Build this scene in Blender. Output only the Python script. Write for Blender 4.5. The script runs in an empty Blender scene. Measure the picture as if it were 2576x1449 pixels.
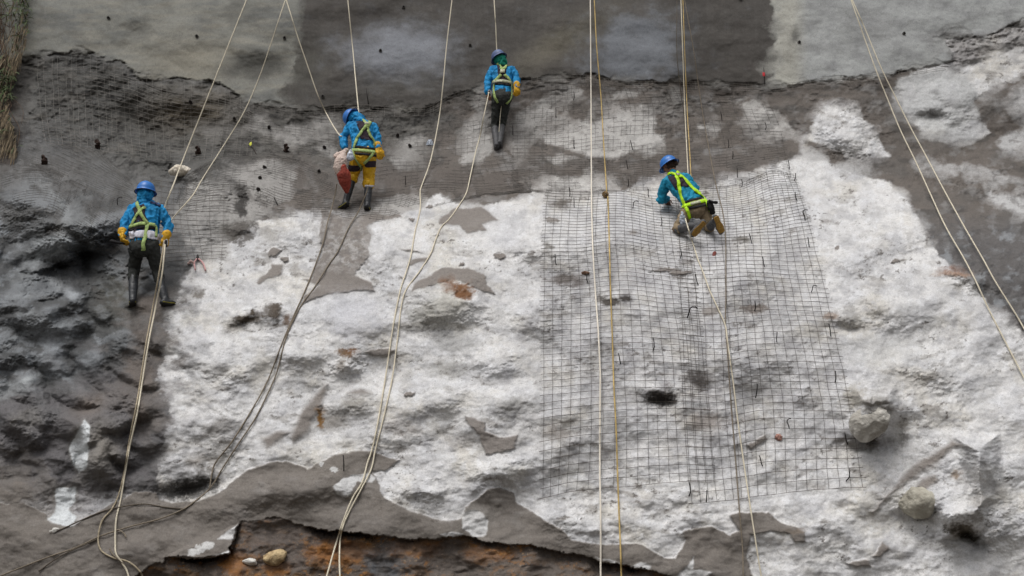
import bpy, bmesh, math, random
import numpy as np
from mathutils import Vector, Matrix
from mathutils.bvhtree import BVHTree
random.seed(7); rng = np.random.default_rng(11)
S = bpy.context.scene
COL = S.collection
R = math.radians

# ---------------------------------------------------------------- camera
F = 2474.0            # focal length in the units of a 2576 wide picture
PITCH = R(20)
CAM = np.array([0.0, 0.0, 1.6])
FWD = np.array([0.0, math.cos(PITCH), math.sin(PITCH)])
UPV = np.array([0.0, -math.sin(PITCH), math.cos(PITCH)])
RGT = np.array([1.0, 0.0, 0.0])
cd = bpy.data.cameras.new('camera'); cam = bpy.data.objects.new('camera', cd); COL.objects.link(cam)
cam.location = CAM; cam.rotation_euler = (R(90) + PITCH, 0, 0)
cd.sensor_width = 36; cd.lens = 36 * F / 2576; cd.clip_end = 500; cd.clip_start = .1
S.camera = cam
# ---------------------------------------------------------------- light (overcast)
SUN_EL, SUN_AZ = R(60), R(205)
w = bpy.data.worlds.new('World'); S.world = w; w.use_nodes = True
nt = w.node_tree; bg = nt.nodes['Background']
sky = nt.nodes.new('ShaderNodeTexSky'); sky.sky_type = 'NISHITA'; sky.sun_disc = False
sky.sun_elevation = SUN_EL; sky.sun_rotation = SUN_AZ; sky.air_density = 1; sky.dust_density = 6; sky.ozone_density = .6
hs = nt.nodes.new('ShaderNodeHueSaturation'); hs.inputs['Saturation'].default_value = .22
nt.links.new(sky.outputs[0], hs.inputs['Color']); nt.links.new(hs.outputs[0], bg.inputs[0])
bg.inputs[1].default_value = .105
ld = bpy.data.lights.new('sun', 'SUN'); ld.energy = 1.2; ld.angle = R(34); ld.color = (1, .985, .97)
sun = bpy.data.objects.new('sun', ld); COL.objects.link(sun)
sd_ = Vector((math.sin(SUN_AZ) * math.cos(SUN_EL), math.cos(SUN_AZ) * math.cos(SUN_EL), math.sin(SUN_EL)))
sun.rotation_euler = sd_.to_track_quat('Z', 'Y').to_euler()
S.view_settings.view_transform = 'Standard'; S.view_settings.look = 'None'
S.view_settings.exposure = 0.15; S.view_settings.gamma = 1

# ---------------------------------------------------------------- helpers
def lin(c):
    c = np.asarray(c, float) / 255.
    return np.where(c <= .04045, c / 12.92, ((c + .055) / 1.055) ** 2.4)
def mat(name, rgb, rough=.8, var=.12, vscale=20, bump=.0, bscale=60, spec=.3, metal=0, second=None, trans=0):
    m = bpy.data.materials.new(name); m.use_nodes = True; n = m.node_tree; p = n.nodes['Principled BSDF']
    p.inputs['Roughness'].default_value = rough; p.inputs['Metallic'].default_value = metal
    p.inputs['Specular IOR Level'].default_value = spec
    if trans:
        p.inputs['Transmission Weight'].default_value = trans
    c = lin(rgb)
    tc = n.nodes.new('ShaderNodeTexCoord'); no = n.nodes.new('ShaderNodeTexNoise')
    no.inputs['Scale'].default_value = vscale; no.inputs['Detail'].default_value = 5; no.inputs['Roughness'].default_value = .65
    n.links.new(tc.outputs['Object'], no.inputs['Vector'])
    cr = n.nodes.new('ShaderNodeValToRGB'); cr.color_ramp.elements[0].position = .3; cr.color_ramp.elements[1].position = .7
    c2 = lin(second) if second is not None else c * (1 - 2 * var)
    cr.color_ramp.elements[0].color = (*c2, 1); cr.color_ramp.elements[1].color = (*(np.minimum(1, c * (1 + var))), 1)
    n.links.new(no.outputs['Fac'], cr.inputs[0]); n.links.new(cr.outputs[0], p.inputs['Base Color'])
    if bump:
        nb = n.nodes.new('ShaderNodeTexNoise'); nb.inputs['Scale'].default_value = bscale; nb.inputs['Detail'].default_value = 4
        n.links.new(tc.outputs['Object'], nb.inputs['Vector'])
        b = n.nodes.new('ShaderNodeBump'); b.inputs['Strength'].default_value = 1; b.inputs['Distance'].default_value = bump
        n.links.new(nb.outputs['Fac'], b.inputs['Height']); n.links.new(b.outputs[0], p.inputs['Normal'])
    return m

PERM = rng.permutation(1024); PERM = np.concatenate([PERM, PERM, PERM]).astype(np.int32)
GA = rng.uniform(0, 2 * np.pi, 1024); GX = np.cos(GA); GY = np.sin(GA)
def gnoise(x, y, seed=0):
    xi = np.floor(x); yi = np.floor(y); fx = x - xi; fy = y - yi
    xi = (xi.astype(np.int64) + seed * 57) & 1023; yi = (yi.astype(np.int64) + seed * 131) & 1023
    u = fx * fx * fx * (fx * (fx * 6 - 15) + 10); v = fy * fy * fy * (fy * (fy * 6 - 15) + 10)
    x1 = (xi + 1) & 1023; y1 = (yi + 1) & 1023
    def g(ix, iy, dx, dy):
        h = PERM[PERM[ix] + iy] & 1023
        return GX[h] * dx + GY[h] * dy
    a = g(xi, yi, fx, fy); b = g(x1, yi, fx - 1, fy); c = g(xi, y1, fx, fy - 1); d = g(x1, y1, fx - 1, fy - 1)
    return (a + (b - a) * u + (c + (d - c) * u - a - (b - a) * u) * v) * 1.5
def fbm(x, y, oct=4, seed=0, gain=.5, lac=2.03):
    r = 0; a = 1; t = 0
    for o in range(oct):
        r = r + a * gnoise(x, y, seed + o * 7); t += a; a *= gain; x = x * lac + 13.7; y = y * lac + 7.1
    return r / t
def ss(a, b, x):
    t = np.clip((x - a) / (b - a), 0, 1); return t * t * (3 - 2 * t)

# ---------------------------------------------------------------- the slope: one sheet of terrain
STEP = 1.9
def axis(lo, hi, olo, ohi):
    c = list(np.arange(lo, hi, STEP)); s = STEP; a = c[0]; L = []
    while a > olo: s *= 1.10; a -= s; L.append(a)
    s = STEP; b = c[-1]; H_ = []
    while b < ohi: s *= 1.10; b += s; H_.append(b)
    return np.array(L[::-1] + c + H_)
GXA = axis(-14, 2592, -1500, 4100); GYA = axis(-14, 1465, -1150, 2350)
X, Y = np.meshgrid(GXA, GYA); NY, NX = X.shape
prof_y = [-1200, -300, 0, 126, 250, 330, 400, 470, 530, 600, 755, 1006, 1258, 1449, 2400]
prof_d = [23.5, 18.6, 16.9, 16.35, 15.95, 15.6, 15.05, 14.2, 13.35, 12.6, 11.7, 10.8, 10.2, 9.8, 8.6]
fy_ = np.arange(-1400, 2500, 4.0); pd_ = np.interp(fy_, prof_y, prof_d)
k_ = np.hanning(33); k_ /= k_.sum(); pds = np.convolve(np.pad(pd_, 16, mode='edge'), k_, mode='valid')
tilt = np.interp(X, [-1500, 0, 700, 1300, 2000, 2576, 4100], [14, 6, -6, 0, 10, 34, 80])
DB = np.interp(Y - tilt, fy_, pds) * 1.08

# warped coordinates give every painted border a natural ragged edge
XW = X + 16 * fbm(X / 60, Y / 40, 4, 3) + 7 * fbm(X / 20, Y / 13, 3, 13, .6) + 2.5 * gnoise(X / 5, Y / 4, 5)
YW = Y + 11 * fbm(X / 60, Y / 40, 4, 9) + 5 * fbm(X / 20, Y / 13, 3, 15, .6) + 2 * gnoise(X / 5, Y / 4, 6)
XS = X + 9 * fbm(X / 60, Y / 45, 4, 23) + 3 * fbm(X / 13, Y / 9, 3, 24, .6); YS = Y + 7 * fbm(X / 60, Y / 45, 4, 29) + 2.4 * fbm(X / 13, Y / 9, 3, 30, .6)
def sdist(pts, rough=True, pad=60):
    """signed distance (inside > 0) to a polygon, on the box around it"""
    P = np.array(pts, float); x0, y0 = P.min(0) - pad; x1, y1 = P.max(0) + pad
    i0, i1 = np.searchsorted(GYA, [y0, y1]); j0, j1 = np.searchsorted(GXA, [x0, x1])
    sl = (slice(i0, i1), slice(j0, j1)); xx = (XW if rough else XS)[sl]; yy = (YW if rough else YS)[sl]
    d = np.full(xx.shape, 1e9); ins = np.zeros(xx.shape, bool)
    for a, b in zip(P, np.roll(P, -1, 0)):
        e = b - a; L = max(e @ e, 1e-9); t = np.clip(((xx - a[0]) * e[0] + (yy - a[1]) * e[1]) / L, 0, 1)
        d = np.minimum(d, (xx - a[0] - t * e[0]) ** 2 + (yy - a[1] - t * e[1]) ** 2)
        if a[1] != b[1]:
            c = (yy < a[1]) != (yy < b[1]); ins ^= c & (xx < a[0] + (yy - a[1]) / (b[1] - a[1]) * e[0])
    d = np.sqrt(d); return sl, np.where(ins, d, -d)
def pmask(pts, soft=3, rough=True, grow=0):
    sl, d = sdist(pts, rough, pad=60 + soft); m = np.zeros(X.shape, np.float32)
    if rough: sv = soft * (1 + FEATH[sl]); m[sl] = np.clip(.5 + (d + grow + .35 * sv * FN[sl]) / (2 * sv), 0, 1)
    else: m[sl] = ss(-soft, soft, d + grow)
    return m
FEATH = 7 * ss(-.15, .4, fbm(X / 85, Y / 60, 3, 201)); FN = fbm(X / 16, Y / 9, 4, 203, .65) * 1.6
def blob(cx, cy, rx, ry, rot=0, p=1.0, rough=True):
    m = np.zeros(X.shape, np.float32); r_ = max(rx, ry) * 2.4 + 12
    i0, i1 = np.searchsorted(GYA, [cy - r_, cy + r_]); j0, j1 = np.searchsorted(GXA, [cx - r_, cx + r_]); sl = (slice(i0, i1), slice(j0, j1))
    xx = (XW if rough else X)[sl] - cx; yy = (YW if rough else Y)[sl] - cy; c, s = math.cos(R(rot)), math.sin(R(rot))
    u = (xx * c + yy * s) / rx; v = (-xx * s + yy * c) / ry
    m[sl] = np.exp(-(u * u + v * v) ** p); return m

n_big = fbm(X / 340, Y / 240, 3, 41)
n_med = fbm(X / 110, Y / 75, 4, 43)
n_str = fbm(X / 70, Y / 26, 4, 47)
n_sml = fbm(XW / 26, YW / 15, 4, 53, .6)
n_fin = fbm(X / 8, Y / 5.5, 3, 59, .65)
CLUS0 = 0
n_spk = gnoise(X / 3.6, Y / 3.0, 61)
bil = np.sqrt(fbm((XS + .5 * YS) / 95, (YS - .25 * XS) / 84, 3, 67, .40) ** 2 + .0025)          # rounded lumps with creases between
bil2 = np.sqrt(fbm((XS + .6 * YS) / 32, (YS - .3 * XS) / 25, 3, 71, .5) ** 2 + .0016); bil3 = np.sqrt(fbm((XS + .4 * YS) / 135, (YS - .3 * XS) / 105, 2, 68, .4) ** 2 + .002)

ALB = np.empty((NY, NX, 3), np.float32); ROUGHN = np.ones((NY, NX), np.float32); ADD = np.zeros((NY, NX), np.float32)
def lay(m, c):
    global ALB
    c = lin(c).astype(np.float32); ALB += m[..., None] * (c - ALB)
def rlay(m, v):
    global ROUGHN
    ROUGHN += m * (v - ROUGHN)
# --- white scaled rock everywhere
ALB[:] = lin((208, 207, 206))
mot = fbm((X + .4 * Y) / 56, (Y - .3 * X) / 40, 4, 75, .6); mot2 = fbm(X / 24, Y / 17, 3, 76, .6); clus = ss(-.12, .32, fbm(X / 150, Y / 120, 3, 79))
lay(ss(-.25, .45, n_med) * .5, (182, 183, 188)); lay(ss(.0, .45, fbm(X / 150, Y / 110, 3, 77)) * .55, (197, 192, 181)); lay(ss(-.02, .45, fbm((X + .5 * Y) / 90, (Y - .3 * X) / 60, 4, 73, .55)) * .5, (168, 168, 170))
lay(ss(.02, .46, mot) * .58, (160, 160, 163)); lay(ss(.10, .5, mot2) * .26, (150, 148, 145)); lay(ss(.05, .4, -mot2 - mot * .4) * .5, (216, 217, 219))
white_detail = ss(.10, .42, n_str + .35 * n_sml) * (.10 + .62 * clus)
lay(white_detail, (142, 138, 133))
pits = ss(.24, .38, n_sml + .3 * n_fin + .15 * n_med) * (.1 + .85 * clus)
lay(pits * .75, (106, 101, 96))
lay(ss(.34, .52, n_sml * .5 + n_fin * .9) * (.25 + .55 * clus), (74, 70, 66))
netz = pmask([(1350, 480), (1560, 480), (1720, 480), (1840, 560), (2030, 540), (2110, 850), (2150, 1120), (1730, 1150), (1350, 1150)], 40) 
lay(netz * .16, (140, 138, 142)); lay(netz * ss(.0, .4, fbm(X / 46, Y / 60, 4, 83)) * .4, (140, 138, 141))
W0 = ALB.copy()
ROUGHN[:] = .62

# --- regions (boundaries in picture units of 2576 x 1449)
TOPL = [(60, 150), (100, 138), (200, 128), (310, 155), (345, 195), (430, 197), (520, 203), (560, 215), (600, 240), (650, 258), (800, 275), (870, 265), (960, 270),
        (1050, 275), (1100, 262), (1150, 235), (1230, 213), (1300, 198), (1420, 195), (1480, 185), (1560, 203), (1700, 205), (1760, 208), (1930, 215),
        (2000, 212), (2060, 200), (2200, 190), (2340, 165), (2395, 150), (2378, 98), (2480, 90), (2576, 50), (2800, 20), (4200, -100)]
LIP = [(330, 1452), (360, 1436), (423, 1401), (483, 1405), (533, 1403), (580, 1393), (587, 1363), (598, 1318), (650, 1305), (704, 1303), (751, 1319), (794, 1333), (844, 1339),
       (937, 1344), (994, 1356), (1077, 1356), (1167, 1348), (1217, 1363), (1288, 1368), (1365, 1378), (1438, 1393), (1495, 1406), (1541, 1419), (1638, 1436), (1700, 1460)]
WBOT = [(393, 1239), (400, 1256), (433, 1266), (500, 1260), (547, 1243), (583, 1216), (617, 1186), (644, 1176), (677, 1163), (721, 1159), (777, 1180), (791, 1166), (844, 1146),
        (891, 1133), (944, 1136), (1004, 1160), (967, 1183), (937, 1190), (954, 1220), (967, 1250), (994, 1266), (1061, 1293), (1111, 1313), (1164, 1303), (1167, 1276),
        (1231, 1233), (1260, 1226), (1290, 1240), (1300, 1266), (1338, 1290), (1401, 1326), (1438, 1356), (1501, 1370), (1588, 1366), (1621, 1373), (1671, 1403), (1698, 1406),
        (1718, 1383), (1725, 1360), (1718, 1333), (1755, 1328), (1788, 1326), (1838, 1346), (1861, 1336), (1835, 1296), (1855, 1288), (1932, 1288), (1965, 1316), (1999, 1326), (2025, 1340),
        (2025, 1363), (1999, 1363), (1982, 1343), (1942, 1336), (1885, 1345), (1880, 1400), (1890, 1449)]
BAND_LOW = [(640, 560), (700, 545), (740, 530), (810, 530), (930, 548), (1000, 545), (1050, 520), (1100, 490), (1130, 500), (1180, 517), (1240, 513), (1300, 500), (1345, 478),
            (1400, 490), (1520, 485), (1580, 478), (1621, 450), (1700, 455), (1740, 470), (1835, 445), (1932, 418), (1990, 400), (2020, 388), (2012, 350)]
DARKLEFT = [(463, 696), (447, 750), (413, 783), (407, 816), (423, 840), (417, 866), (403, 883), (410, 903), (393, 920), (393, 983), (400, 1009), (423, 1023), (430, 1050), (413, 1079), (407, 1133), (397, 1199), (393, 1239)]

# dark band (net zone) + the diagonal dark band on the right
band = pmask([(-1600, 150)] + TOPL[:28] + [(2255, 205), (2255, 250), (2265, 275), (2240, 360), (2190, 310), (2150, 270), (2110, 262), (2080, 262), (2050, 290), (2040, 330)] + BAND_LOW[::-1] +
             [(570, 610), (500, 650)] + DARKLEFT + [(-1600, 1239)], 3)
diag = pmask([(2240, 205), (2255, 250), (2265, 275), (2300, 300), (2340, 350), (2400, 358), (2470, 347), (2492, 330), (2460, 300), (2450, 250), (2480, 230), (2520, 215), (2576, 185), (2700, 150), (4200, 60), (4200, 2000), (2700, 1100),
              (2576, 836), (2548, 816), (2532, 783), (2482, 760), (2452, 713), (2400, 670), (2358, 640), (2330, 595), (2330, 570), (2300, 530), (2272, 483), (2240, 457), (2180, 442), (2100, 417), (2040, 388), (2020, 352), (2060, 362), (2130, 388), (2200, 400),
              (2240, 392), (2190, 330)], 3)
dk = np.maximum(band, diag)
cool = ss(760, 480, X)[..., None]; lay(dk, (102, 96, 91)); ALB += (dk[..., None] * cool * (lin((98, 98, 98)) - ALB)).astype(np.float32); lay(dk * ss(-.1, .5, n_med) * .55, (88, 86, 84)); lay(dk * ss(.1, .45, n_str + .4 * n_sml) * .6, (68, 66, 64))
lay(dk * ss(.06, .45, fbm(X / 62, Y / 40, 4, 91, .6)) * (.5 - .25 * ss(480, 400, X)), (146, 145, 144)); lay(dk * pmask([(700, 290), (900, 275), (1080, 280), (1160, 300), (1100, 330), (960, 350), (860, 350), (760, 330)], 16) * .55, (72, 70, 69)); lay(dk * pmask([(700, 385), (900, 400), (1150, 425), (1345, 430), (1980, 370), (1960, 405), (1640, 430), (1345, 470), (1100, 485), (900, 480), (760, 470)], 18) * .6, (88, 82, 78)); rlay(dk, .8)
dgm = diag * ss(2250, 2330, X) * ss(500, 620, Y)
lay(dgm * .6, (90, 90, 92)); lay(dgm * ss(.05, .4, fbm(XW / 40, YW / 34, 4, 95)) * .6, (150, 154, 158))
# left rubble under the net
rub = pmask([(40, 150), (200, 128), (310, 155), (345, 195), (520, 203), (600, 240), (700, 262), (860, 275), (1100, 262), (1150, 300), (1000, 400), (760, 400), (640, 400), (480, 445), (330, 470), (220, 360), (60, 320)], 16)
lay(pmask([(-1600, -1200), (66, -60), (80, 40), (70, 120), (92, 150), (80, 200), (60, 270), (40, 400), (20, 420), (-1600, 420)], 8) * .9, (56, 49, 43)); lay(rub * .75, (84, 83, 80)); lay(rub * ss(.02, .32, n_sml + .3 * n_fin) * .8, (42, 41, 40)); lay(rub * ss(.1, .4, n_str) * .45, (122, 119, 114)); rlay(rub, 1.45)
lay(rub * blob(480, 280, 110, 50) * .6, (104, 93, 76))
# light patches in the net zone
for P, c in [([(1300, 290), (1340, 262), (1398, 230), (1440, 208), (1475, 228), (1460, 245), (1400, 270), (1390, 300), (1370, 330), (1340, 345), (1320, 380), (1295, 385), (1290, 340)], 165),
             ([(1371, 343), (1421, 307), (1475, 303), (1495, 313), (1521, 283), (1555, 270), (1588, 277), (1615, 263), (1648, 273), (1655, 300), (1641, 333), (1675, 340), (1668, 367), (1638, 393), (1615, 380), (1588, 383), (1555, 397), (1505, 393), (1471, 390), (1448, 377), (1415, 370), (1371, 360)], 184),
             ([(1375, 400), (1404, 393), (1448, 393), (1421, 410), (1398, 413)], 175), ([(1571, 227), (1615, 230), (1605, 243), (1571, 250), (1528, 247), (1538, 230)], 160),
             ([(1685, 220), (1708, 213), (1721, 283), (1708, 287), (1688, 267)], 140), ([(1758, 313), (1790, 312), (1812, 325), (1800, 333), (1765, 328)], 185), ([(1475, 300), (1490, 262), (1500, 300)], 130),
             ([(1868, 260), (1895, 250), (1932, 273), (1960, 280), (2000, 330), (2020, 345), (1990, 350), (1932, 345), (1881, 330)], 178),
             ([(1330, 474), (1398, 443), (1521, 455), (1470, 463), (1400, 470)], 180), ([(1400, 462), (1500, 460), (1560, 475), (1480, 488), (1380, 480)], 190),
             ([(974, 400), (1000, 385), (1010, 350), (1060, 335), (1075, 345), (1050, 400), (1010, 425)], 150), ([(1160, 400), (1160, 330), (1190, 290), (1225, 300), (1240, 370), (1210, 410), (1170, 415)], 165),
             ([(1180, 220), (1220, 215), (1218, 290), (1185, 270)], 140), ([(640, 290), (670, 285), (690, 325), (660, 335), (600, 330)], 150), ([(700, 333), (735, 305), (768, 325), (765, 362), (715, 368)], 158),
             ([(790, 290), (855, 285), (850, 330), (800, 335), (775, 320)], 150), ([(790, 375), (830, 350), (850, 380), (835, 400)], 140), ([(950, 500), (1000, 490), (1075, 500), (1060, 525), (980, 540), (940, 530)], 190),
             ([(500, 320), (560, 300), (620, 330), (600, 352), (520, 350)], 120), ([(640, 405), (700, 405), (740, 440), (730, 500), (690, 520), (650, 500), (560, 430)], 148), ([(480, 450), (560, 455), (640, 500), (680, 530), (600, 590), (480, 600), (440, 560)], 150),
             ([(470, 590), (570, 600), (580, 660), (480, 650)], 172)]:
    m = pmask(P, 5); lay(m * (.9 - .35 * ss(.0, .4, n_sml)), (c, c - 2, c - 5)); rlay(m, .8)
for P in ([(2110, 412), (2140, 412), (2180, 425), (2192, 436), (2160, 438), (2118, 426)], [(2035, 383), (2060, 384), (2082, 400), (2060, 402)], [(2420, 421), (2470, 425), (2540, 445), (2560, 457), (2500, 451), (2440, 440)], [(2480, 483), (2500, 480), (2576, 500), (2700, 530), (2700, 590), (2576, 548), (2540, 525), (2500, 515)], [(2300, 415), (2330, 405), (2400, 418), (2405, 438), (2350, 432)],
          [(2506, 360), (2540, 330), (2600, 320), (2600, 390), (2560, 385), (2520, 372)], [(2545, 230), (2580, 215), (2640, 240), (2600, 290), (2550, 300), (2535, 262)]):
    m = pmask(P, 6); lay(m * (.85 - .4 * ss(.0, .35, n_sml + .4 * mot)), (186, 186, 186))
m = pmask([(2255, 198), (2290, 190), (2400, 170), (2440, 190), (2455, 240), (2450, 330), (2460, 345), (2410, 345), (2380, 355), (2340, 348), (2300, 305), (2260, 275)], 7); lay(m * (.85 - .35 * ss(.0, .4, mot + .3 * n_sml)), (174, 175, 175))
for cx, cy, rx, ry, a in [(2345, 290, 22, 9, .7), (2357, 232, 16, 5, .5), (2116, 294, 10, 4, .6), (2192, 323, 9, 4, .6), (2070, 240, 24, 4, .6), (2116, 252, 14, 3, .8)]: lay(blob(cx, cy, rx, ry) * a, (70, 68, 66))
LEFTA = ss(440, 330, X) * ss(440, 520, Y) * ss(1020, 920, Y)
# the black wet rock on the left
blk = pmask([(-1600, 520), (60, 560), (150, 610), (250, 560), (300, 640), (420, 660), (430, 800), (400, 900), (300, 905), (200, 960), (60, 985), (-1600, 1000)], 18)
lay(blk * .85, (80, 81, 82)); lay(blk * ss(.10, .35, n_sml + .2 * n_med) * .6, (46, 47, 49)); lay(blk * ss(.02, .4, fbm(XW / 52, YW / 30, 4, 101, .6)) * .85, (134, 138, 142))
lay(blk * blob(285, 740, 55, 70) * .55, (86, 82, 66)); rlay(blk, .95)
m = pmask([(0, 840), (100, 850), (120, 900), (60, 960), (-40, 990)], 14); lay(m * ss(-.1, .25, n_sml) * .5, (150, 154, 158))
lay(np.clip(LEFTA * ss(.28, .12, bil3), 0, 1) * .25, (62, 64, 66)); lay(LEFTA * ss(.16, .40, bil3 + .25 * n_sml) * .55, (132, 136, 140)); und_shade = pmask([(95, 690), (190, 650), (270, 600), (330, 580), (335, 650), (270, 700), (300, 720), (230, 745), (150, 720), (60, 735)], 10); lay(und_shade * .6, (46, 47, 48))  # light and shade painted in: lump tops lighter, creases and undercut darker
m = pmask([(110, 470), (140, 490), (210, 540), (250, 570), (215, 600), (140, 650), (100, 665), (60, 700), (40, 690), (90, 600), (140, 590), (160, 540)], 9); lay(m * .55, (150, 154, 156)); rlay(m, 1.2)
m = blob(180, 742, 26, 13, 25); lay(m * .8, (150, 154, 158))
for cx, cy, rx, ry, rot in [(140, 715, 30, 10, 30), (60, 600, 30, 14, -40), (55, 745, 34, 9, 0), (75, 790, 40, 9, 10), (150, 846, 16, 9, 0), (30, 860, 36, 9, -30)]: lay(blob(cx, cy, rx, ry, rot) * .55, (140, 143, 145))
# purple-grey rock lower left
pur = pmask([(150, 985), (250, 930), (390, 930), (395, 1000), (430, 1050), (405, 1130), (395, 1240), (330, 1230), (250, 1280), (190, 1310), (110, 1320), (60, 1230), (-1600, 1200), (-1600, 1000)], 22)
lay(pur * .7, (98, 95, 97)); lay(pur * ss(.05, .4, n_sml) * .6, (60, 58, 58)); lay(pur * ss(.1, .5, n_med) * .5, (130, 127, 122)); rlay(pur, .9)
lay(blob(255, 1130, 40, 70) * .6, (136, 131, 122)); lay(blob(225, 1020, 50, 26, -30) * .5, (120, 108, 98))
lay(pmask([(-20, 975), (40, 960), (110, 935), (100, 945), (50, 985), (-20, 1000)], 5) * .7, (170, 174, 176))

strip = pmask([(335, 740), (420, 740), (407, 816), (423, 840), (417, 866), (403, 883), (410, 903), (393, 920), (388, 1060), (340, 1080), (300, 960), (330, 880)], 14); lay(strip * .8, (106, 98, 92)); rlay(strip, .5)
# --- smooth sprayed concrete: lower grey apron
GREY = (113, 107, 101)
apron = pmask([(-1600, 1290), (60, 1265), (115, 1290), (125, 1318), (185, 1322), (240, 1290), (300, 1260), (340, 1235), (393, 1239)] + WBOT[1:] + [(1770, 1600), (1770, 2600), (-1600, 2600)], 2.5, rough=False)
a2 = pmask([(-1600, 1180), (70, 1180), (110, 1290), (130, 1330), (-1600, 1400)], 30); apron = np.maximum(apron, a2)
def grey(m, c=GREY, r=.28, up=.03):
    lay(m * (.97 - .10 * ss(.1, .5, n_str)), c); rlay(m, r); ADD[...] += m * up
grey(apron)
lay(apron * ss(.30, .5, n_sml) * .5, (84, 78, 73)); lay(ss(.3, .6, apron) * ss(.1, .5, n_med) * .25, (96, 92, 90)); lay(ss(.3, .6, apron) * ss(.15, .5, mot) * .3, (124, 119, 113))
for P in ([(213, 1063), (223, 1073), (220, 1099), (216, 1115), (224, 1133), (217, 1173), (197, 1183), (187, 1166), (183, 1143), (177, 1129), (190, 1099)], [(143, 1233), (187, 1229), (187, 1256), (173, 1286), (190, 1303), (177, 1319), (143, 1318), (123, 1306), (140, 1289), (143, 1266)]):
    lay(pmask(P, 10, False, 6) * .5, (150, 147, 142)); lay(pmask(P, 3, False, 3), (206, 210, 212))
for P in ([(837, 1226), (864, 1201), (897, 1196), (930, 1194), (945, 1205), (935, 1215), (900, 1212), (889, 1225), (887, 1243), (871, 1253), (845, 1240)], [(1164, 1290), (1190, 1284), (1215, 1290), (1228, 1310), (1224, 1345), (1190, 1353), (1166, 1330)], [(1105, 1346), (1140, 1338), (1166, 1343), (1140, 1352)],
          [(1500, 1400), (1540, 1411), (1570, 1420), (1545, 1420)], [(1590, 1424), (1615, 1416), (1641, 1424), (1635, 1433), (1600, 1431)], [(1705, 1449), (1735, 1410), (1745, 1400), (1740, 1430), (1790, 1440), (1775, 1480)], [(547, 1356), (600, 1316), (588, 1361)], [(535, 1400), (550, 1393), (580, 1380), (584, 1390), (560, 1400)]):
    m = pmask(P, 2.5, rough=False); lay(m * .95, (200, 200, 200)); rlay(m, .8)
for a in [(811, 1168, 8, 5), (841, 1179, 14, 7), (523, 1371, 16, 12), (504, 1382, 14, 9), (486, 1391, 20, 8)]: lay(ss(.32, .6, blob(*a)) * .92, (198, 198, 197))
# smooth grey patches lying over the white rock
for P in ([(806, 527), (870, 545), (1000, 540), (1010, 548), (960, 552), (921, 570), (934, 593), (924, 623), (929, 643), (897, 680), (897, 693), (934, 710), (944, 735), (897, 731), (844, 740), (794, 746), (761, 766), (764, 743), (791, 730), (804, 716), (757, 703), (784, 700), (791, 673), (811, 640), (807, 606), (807, 566)],
          [(1044, 713), (1075, 692), (1111, 673), (1177, 673), (1217, 690), (1227, 713), (1244, 740), (1211, 733), (1180, 715), (1150, 702), (1111, 710), (1077, 720), (1037, 736)],
          [(1101, 550), (1144, 526), (1211, 520), (1254, 553), (1211, 565), (1224, 580), (1177, 583), (1157, 563), (1105, 563)], [(1005, 627), (1030, 628), (1060, 637), (1030, 634)], [(1027, 660), (1047, 653), (1083, 649), (1078, 658), (1050, 664), (1022, 670)],
          [(644, 710), (670, 690), (685, 665), (710, 668), (708, 688), (680, 700), (650, 715)], [(918, 884), (960, 878), (996, 880), (975, 895), (940, 896)], [(1167, 1044), (1217, 1063), (1220, 1085), (1261, 1099), (1305, 1092), (1290, 1130), (1261, 1139), (1221, 1139), (1207, 1093), (1191, 1079), (1165, 1058)],
          [(804, 979), (824, 966), (807, 1016), (777, 1083), (737, 1116), (731, 1099), (761, 1033)], [(877, 989), (910, 977), (930, 990), (895, 993)], [(664, 1105), (700, 1085), (730, 1088), (700, 1110), (670, 1125)],
          [(2280, 1190), (2300, 1170), (2350, 1140), (2395, 1110), (2440, 1125), (2400, 1125), (2340, 1175), (2270, 1220), (2195, 1290), (2190, 1286), (2255, 1225)], [(2290, 1240), (2320, 1205), (2350, 1195), (2358, 1210), (2330, 1235)], [(1880, 1120), (1925, 1095), (1930, 1105), (1890, 1130)],
          [(2130, 1418), (2160, 1412), (2185, 1410), (2190, 1425), (2150, 1428)], [(2198, 1400), (2215, 1366), (2235, 1380), (2215, 1400)]):
    lay(pmask(P, 13, False, 2) * .45, (160, 157, 153)); grey(pmask(P, 8 if P[0] in ((804, 979), (2280, 1190), (2290, 1240), (664, 1105), (877, 989)) else 2.8, False), (126, 120, 115))
for a in [(1256, 645, 19, 8), (1160, 664, 9, 4), (687, 635, 18, 8), (1030, 990, 16, 6), (1713, 686, 30, 7), (1668, 678, 40, 4), (1390, 552, 22, 7), (720, 650, 12, 5), (1080, 520, 14, 4), (1036, 555, 6, 3), (2252, 655, 12, 5), (2104, 622, 8, 7)]: grey(ss(.33, .52, blob(*a)), (126, 120, 115))
lay(pmask([(806, 535), (920, 570), (934, 600), (925, 650), (895, 682), (800, 672), (808, 600)], 12) * ss(-.15, .15, n_sml + .3 * n_fin) * .75, (166, 164, 162)); lay(pmask([(806, 535), (920, 570), (934, 600), (925, 650), (895, 682), (800, 672), (808, 600)], 12) * ss(.05, .3, mot2) * .6, (104, 100, 98))
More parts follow.
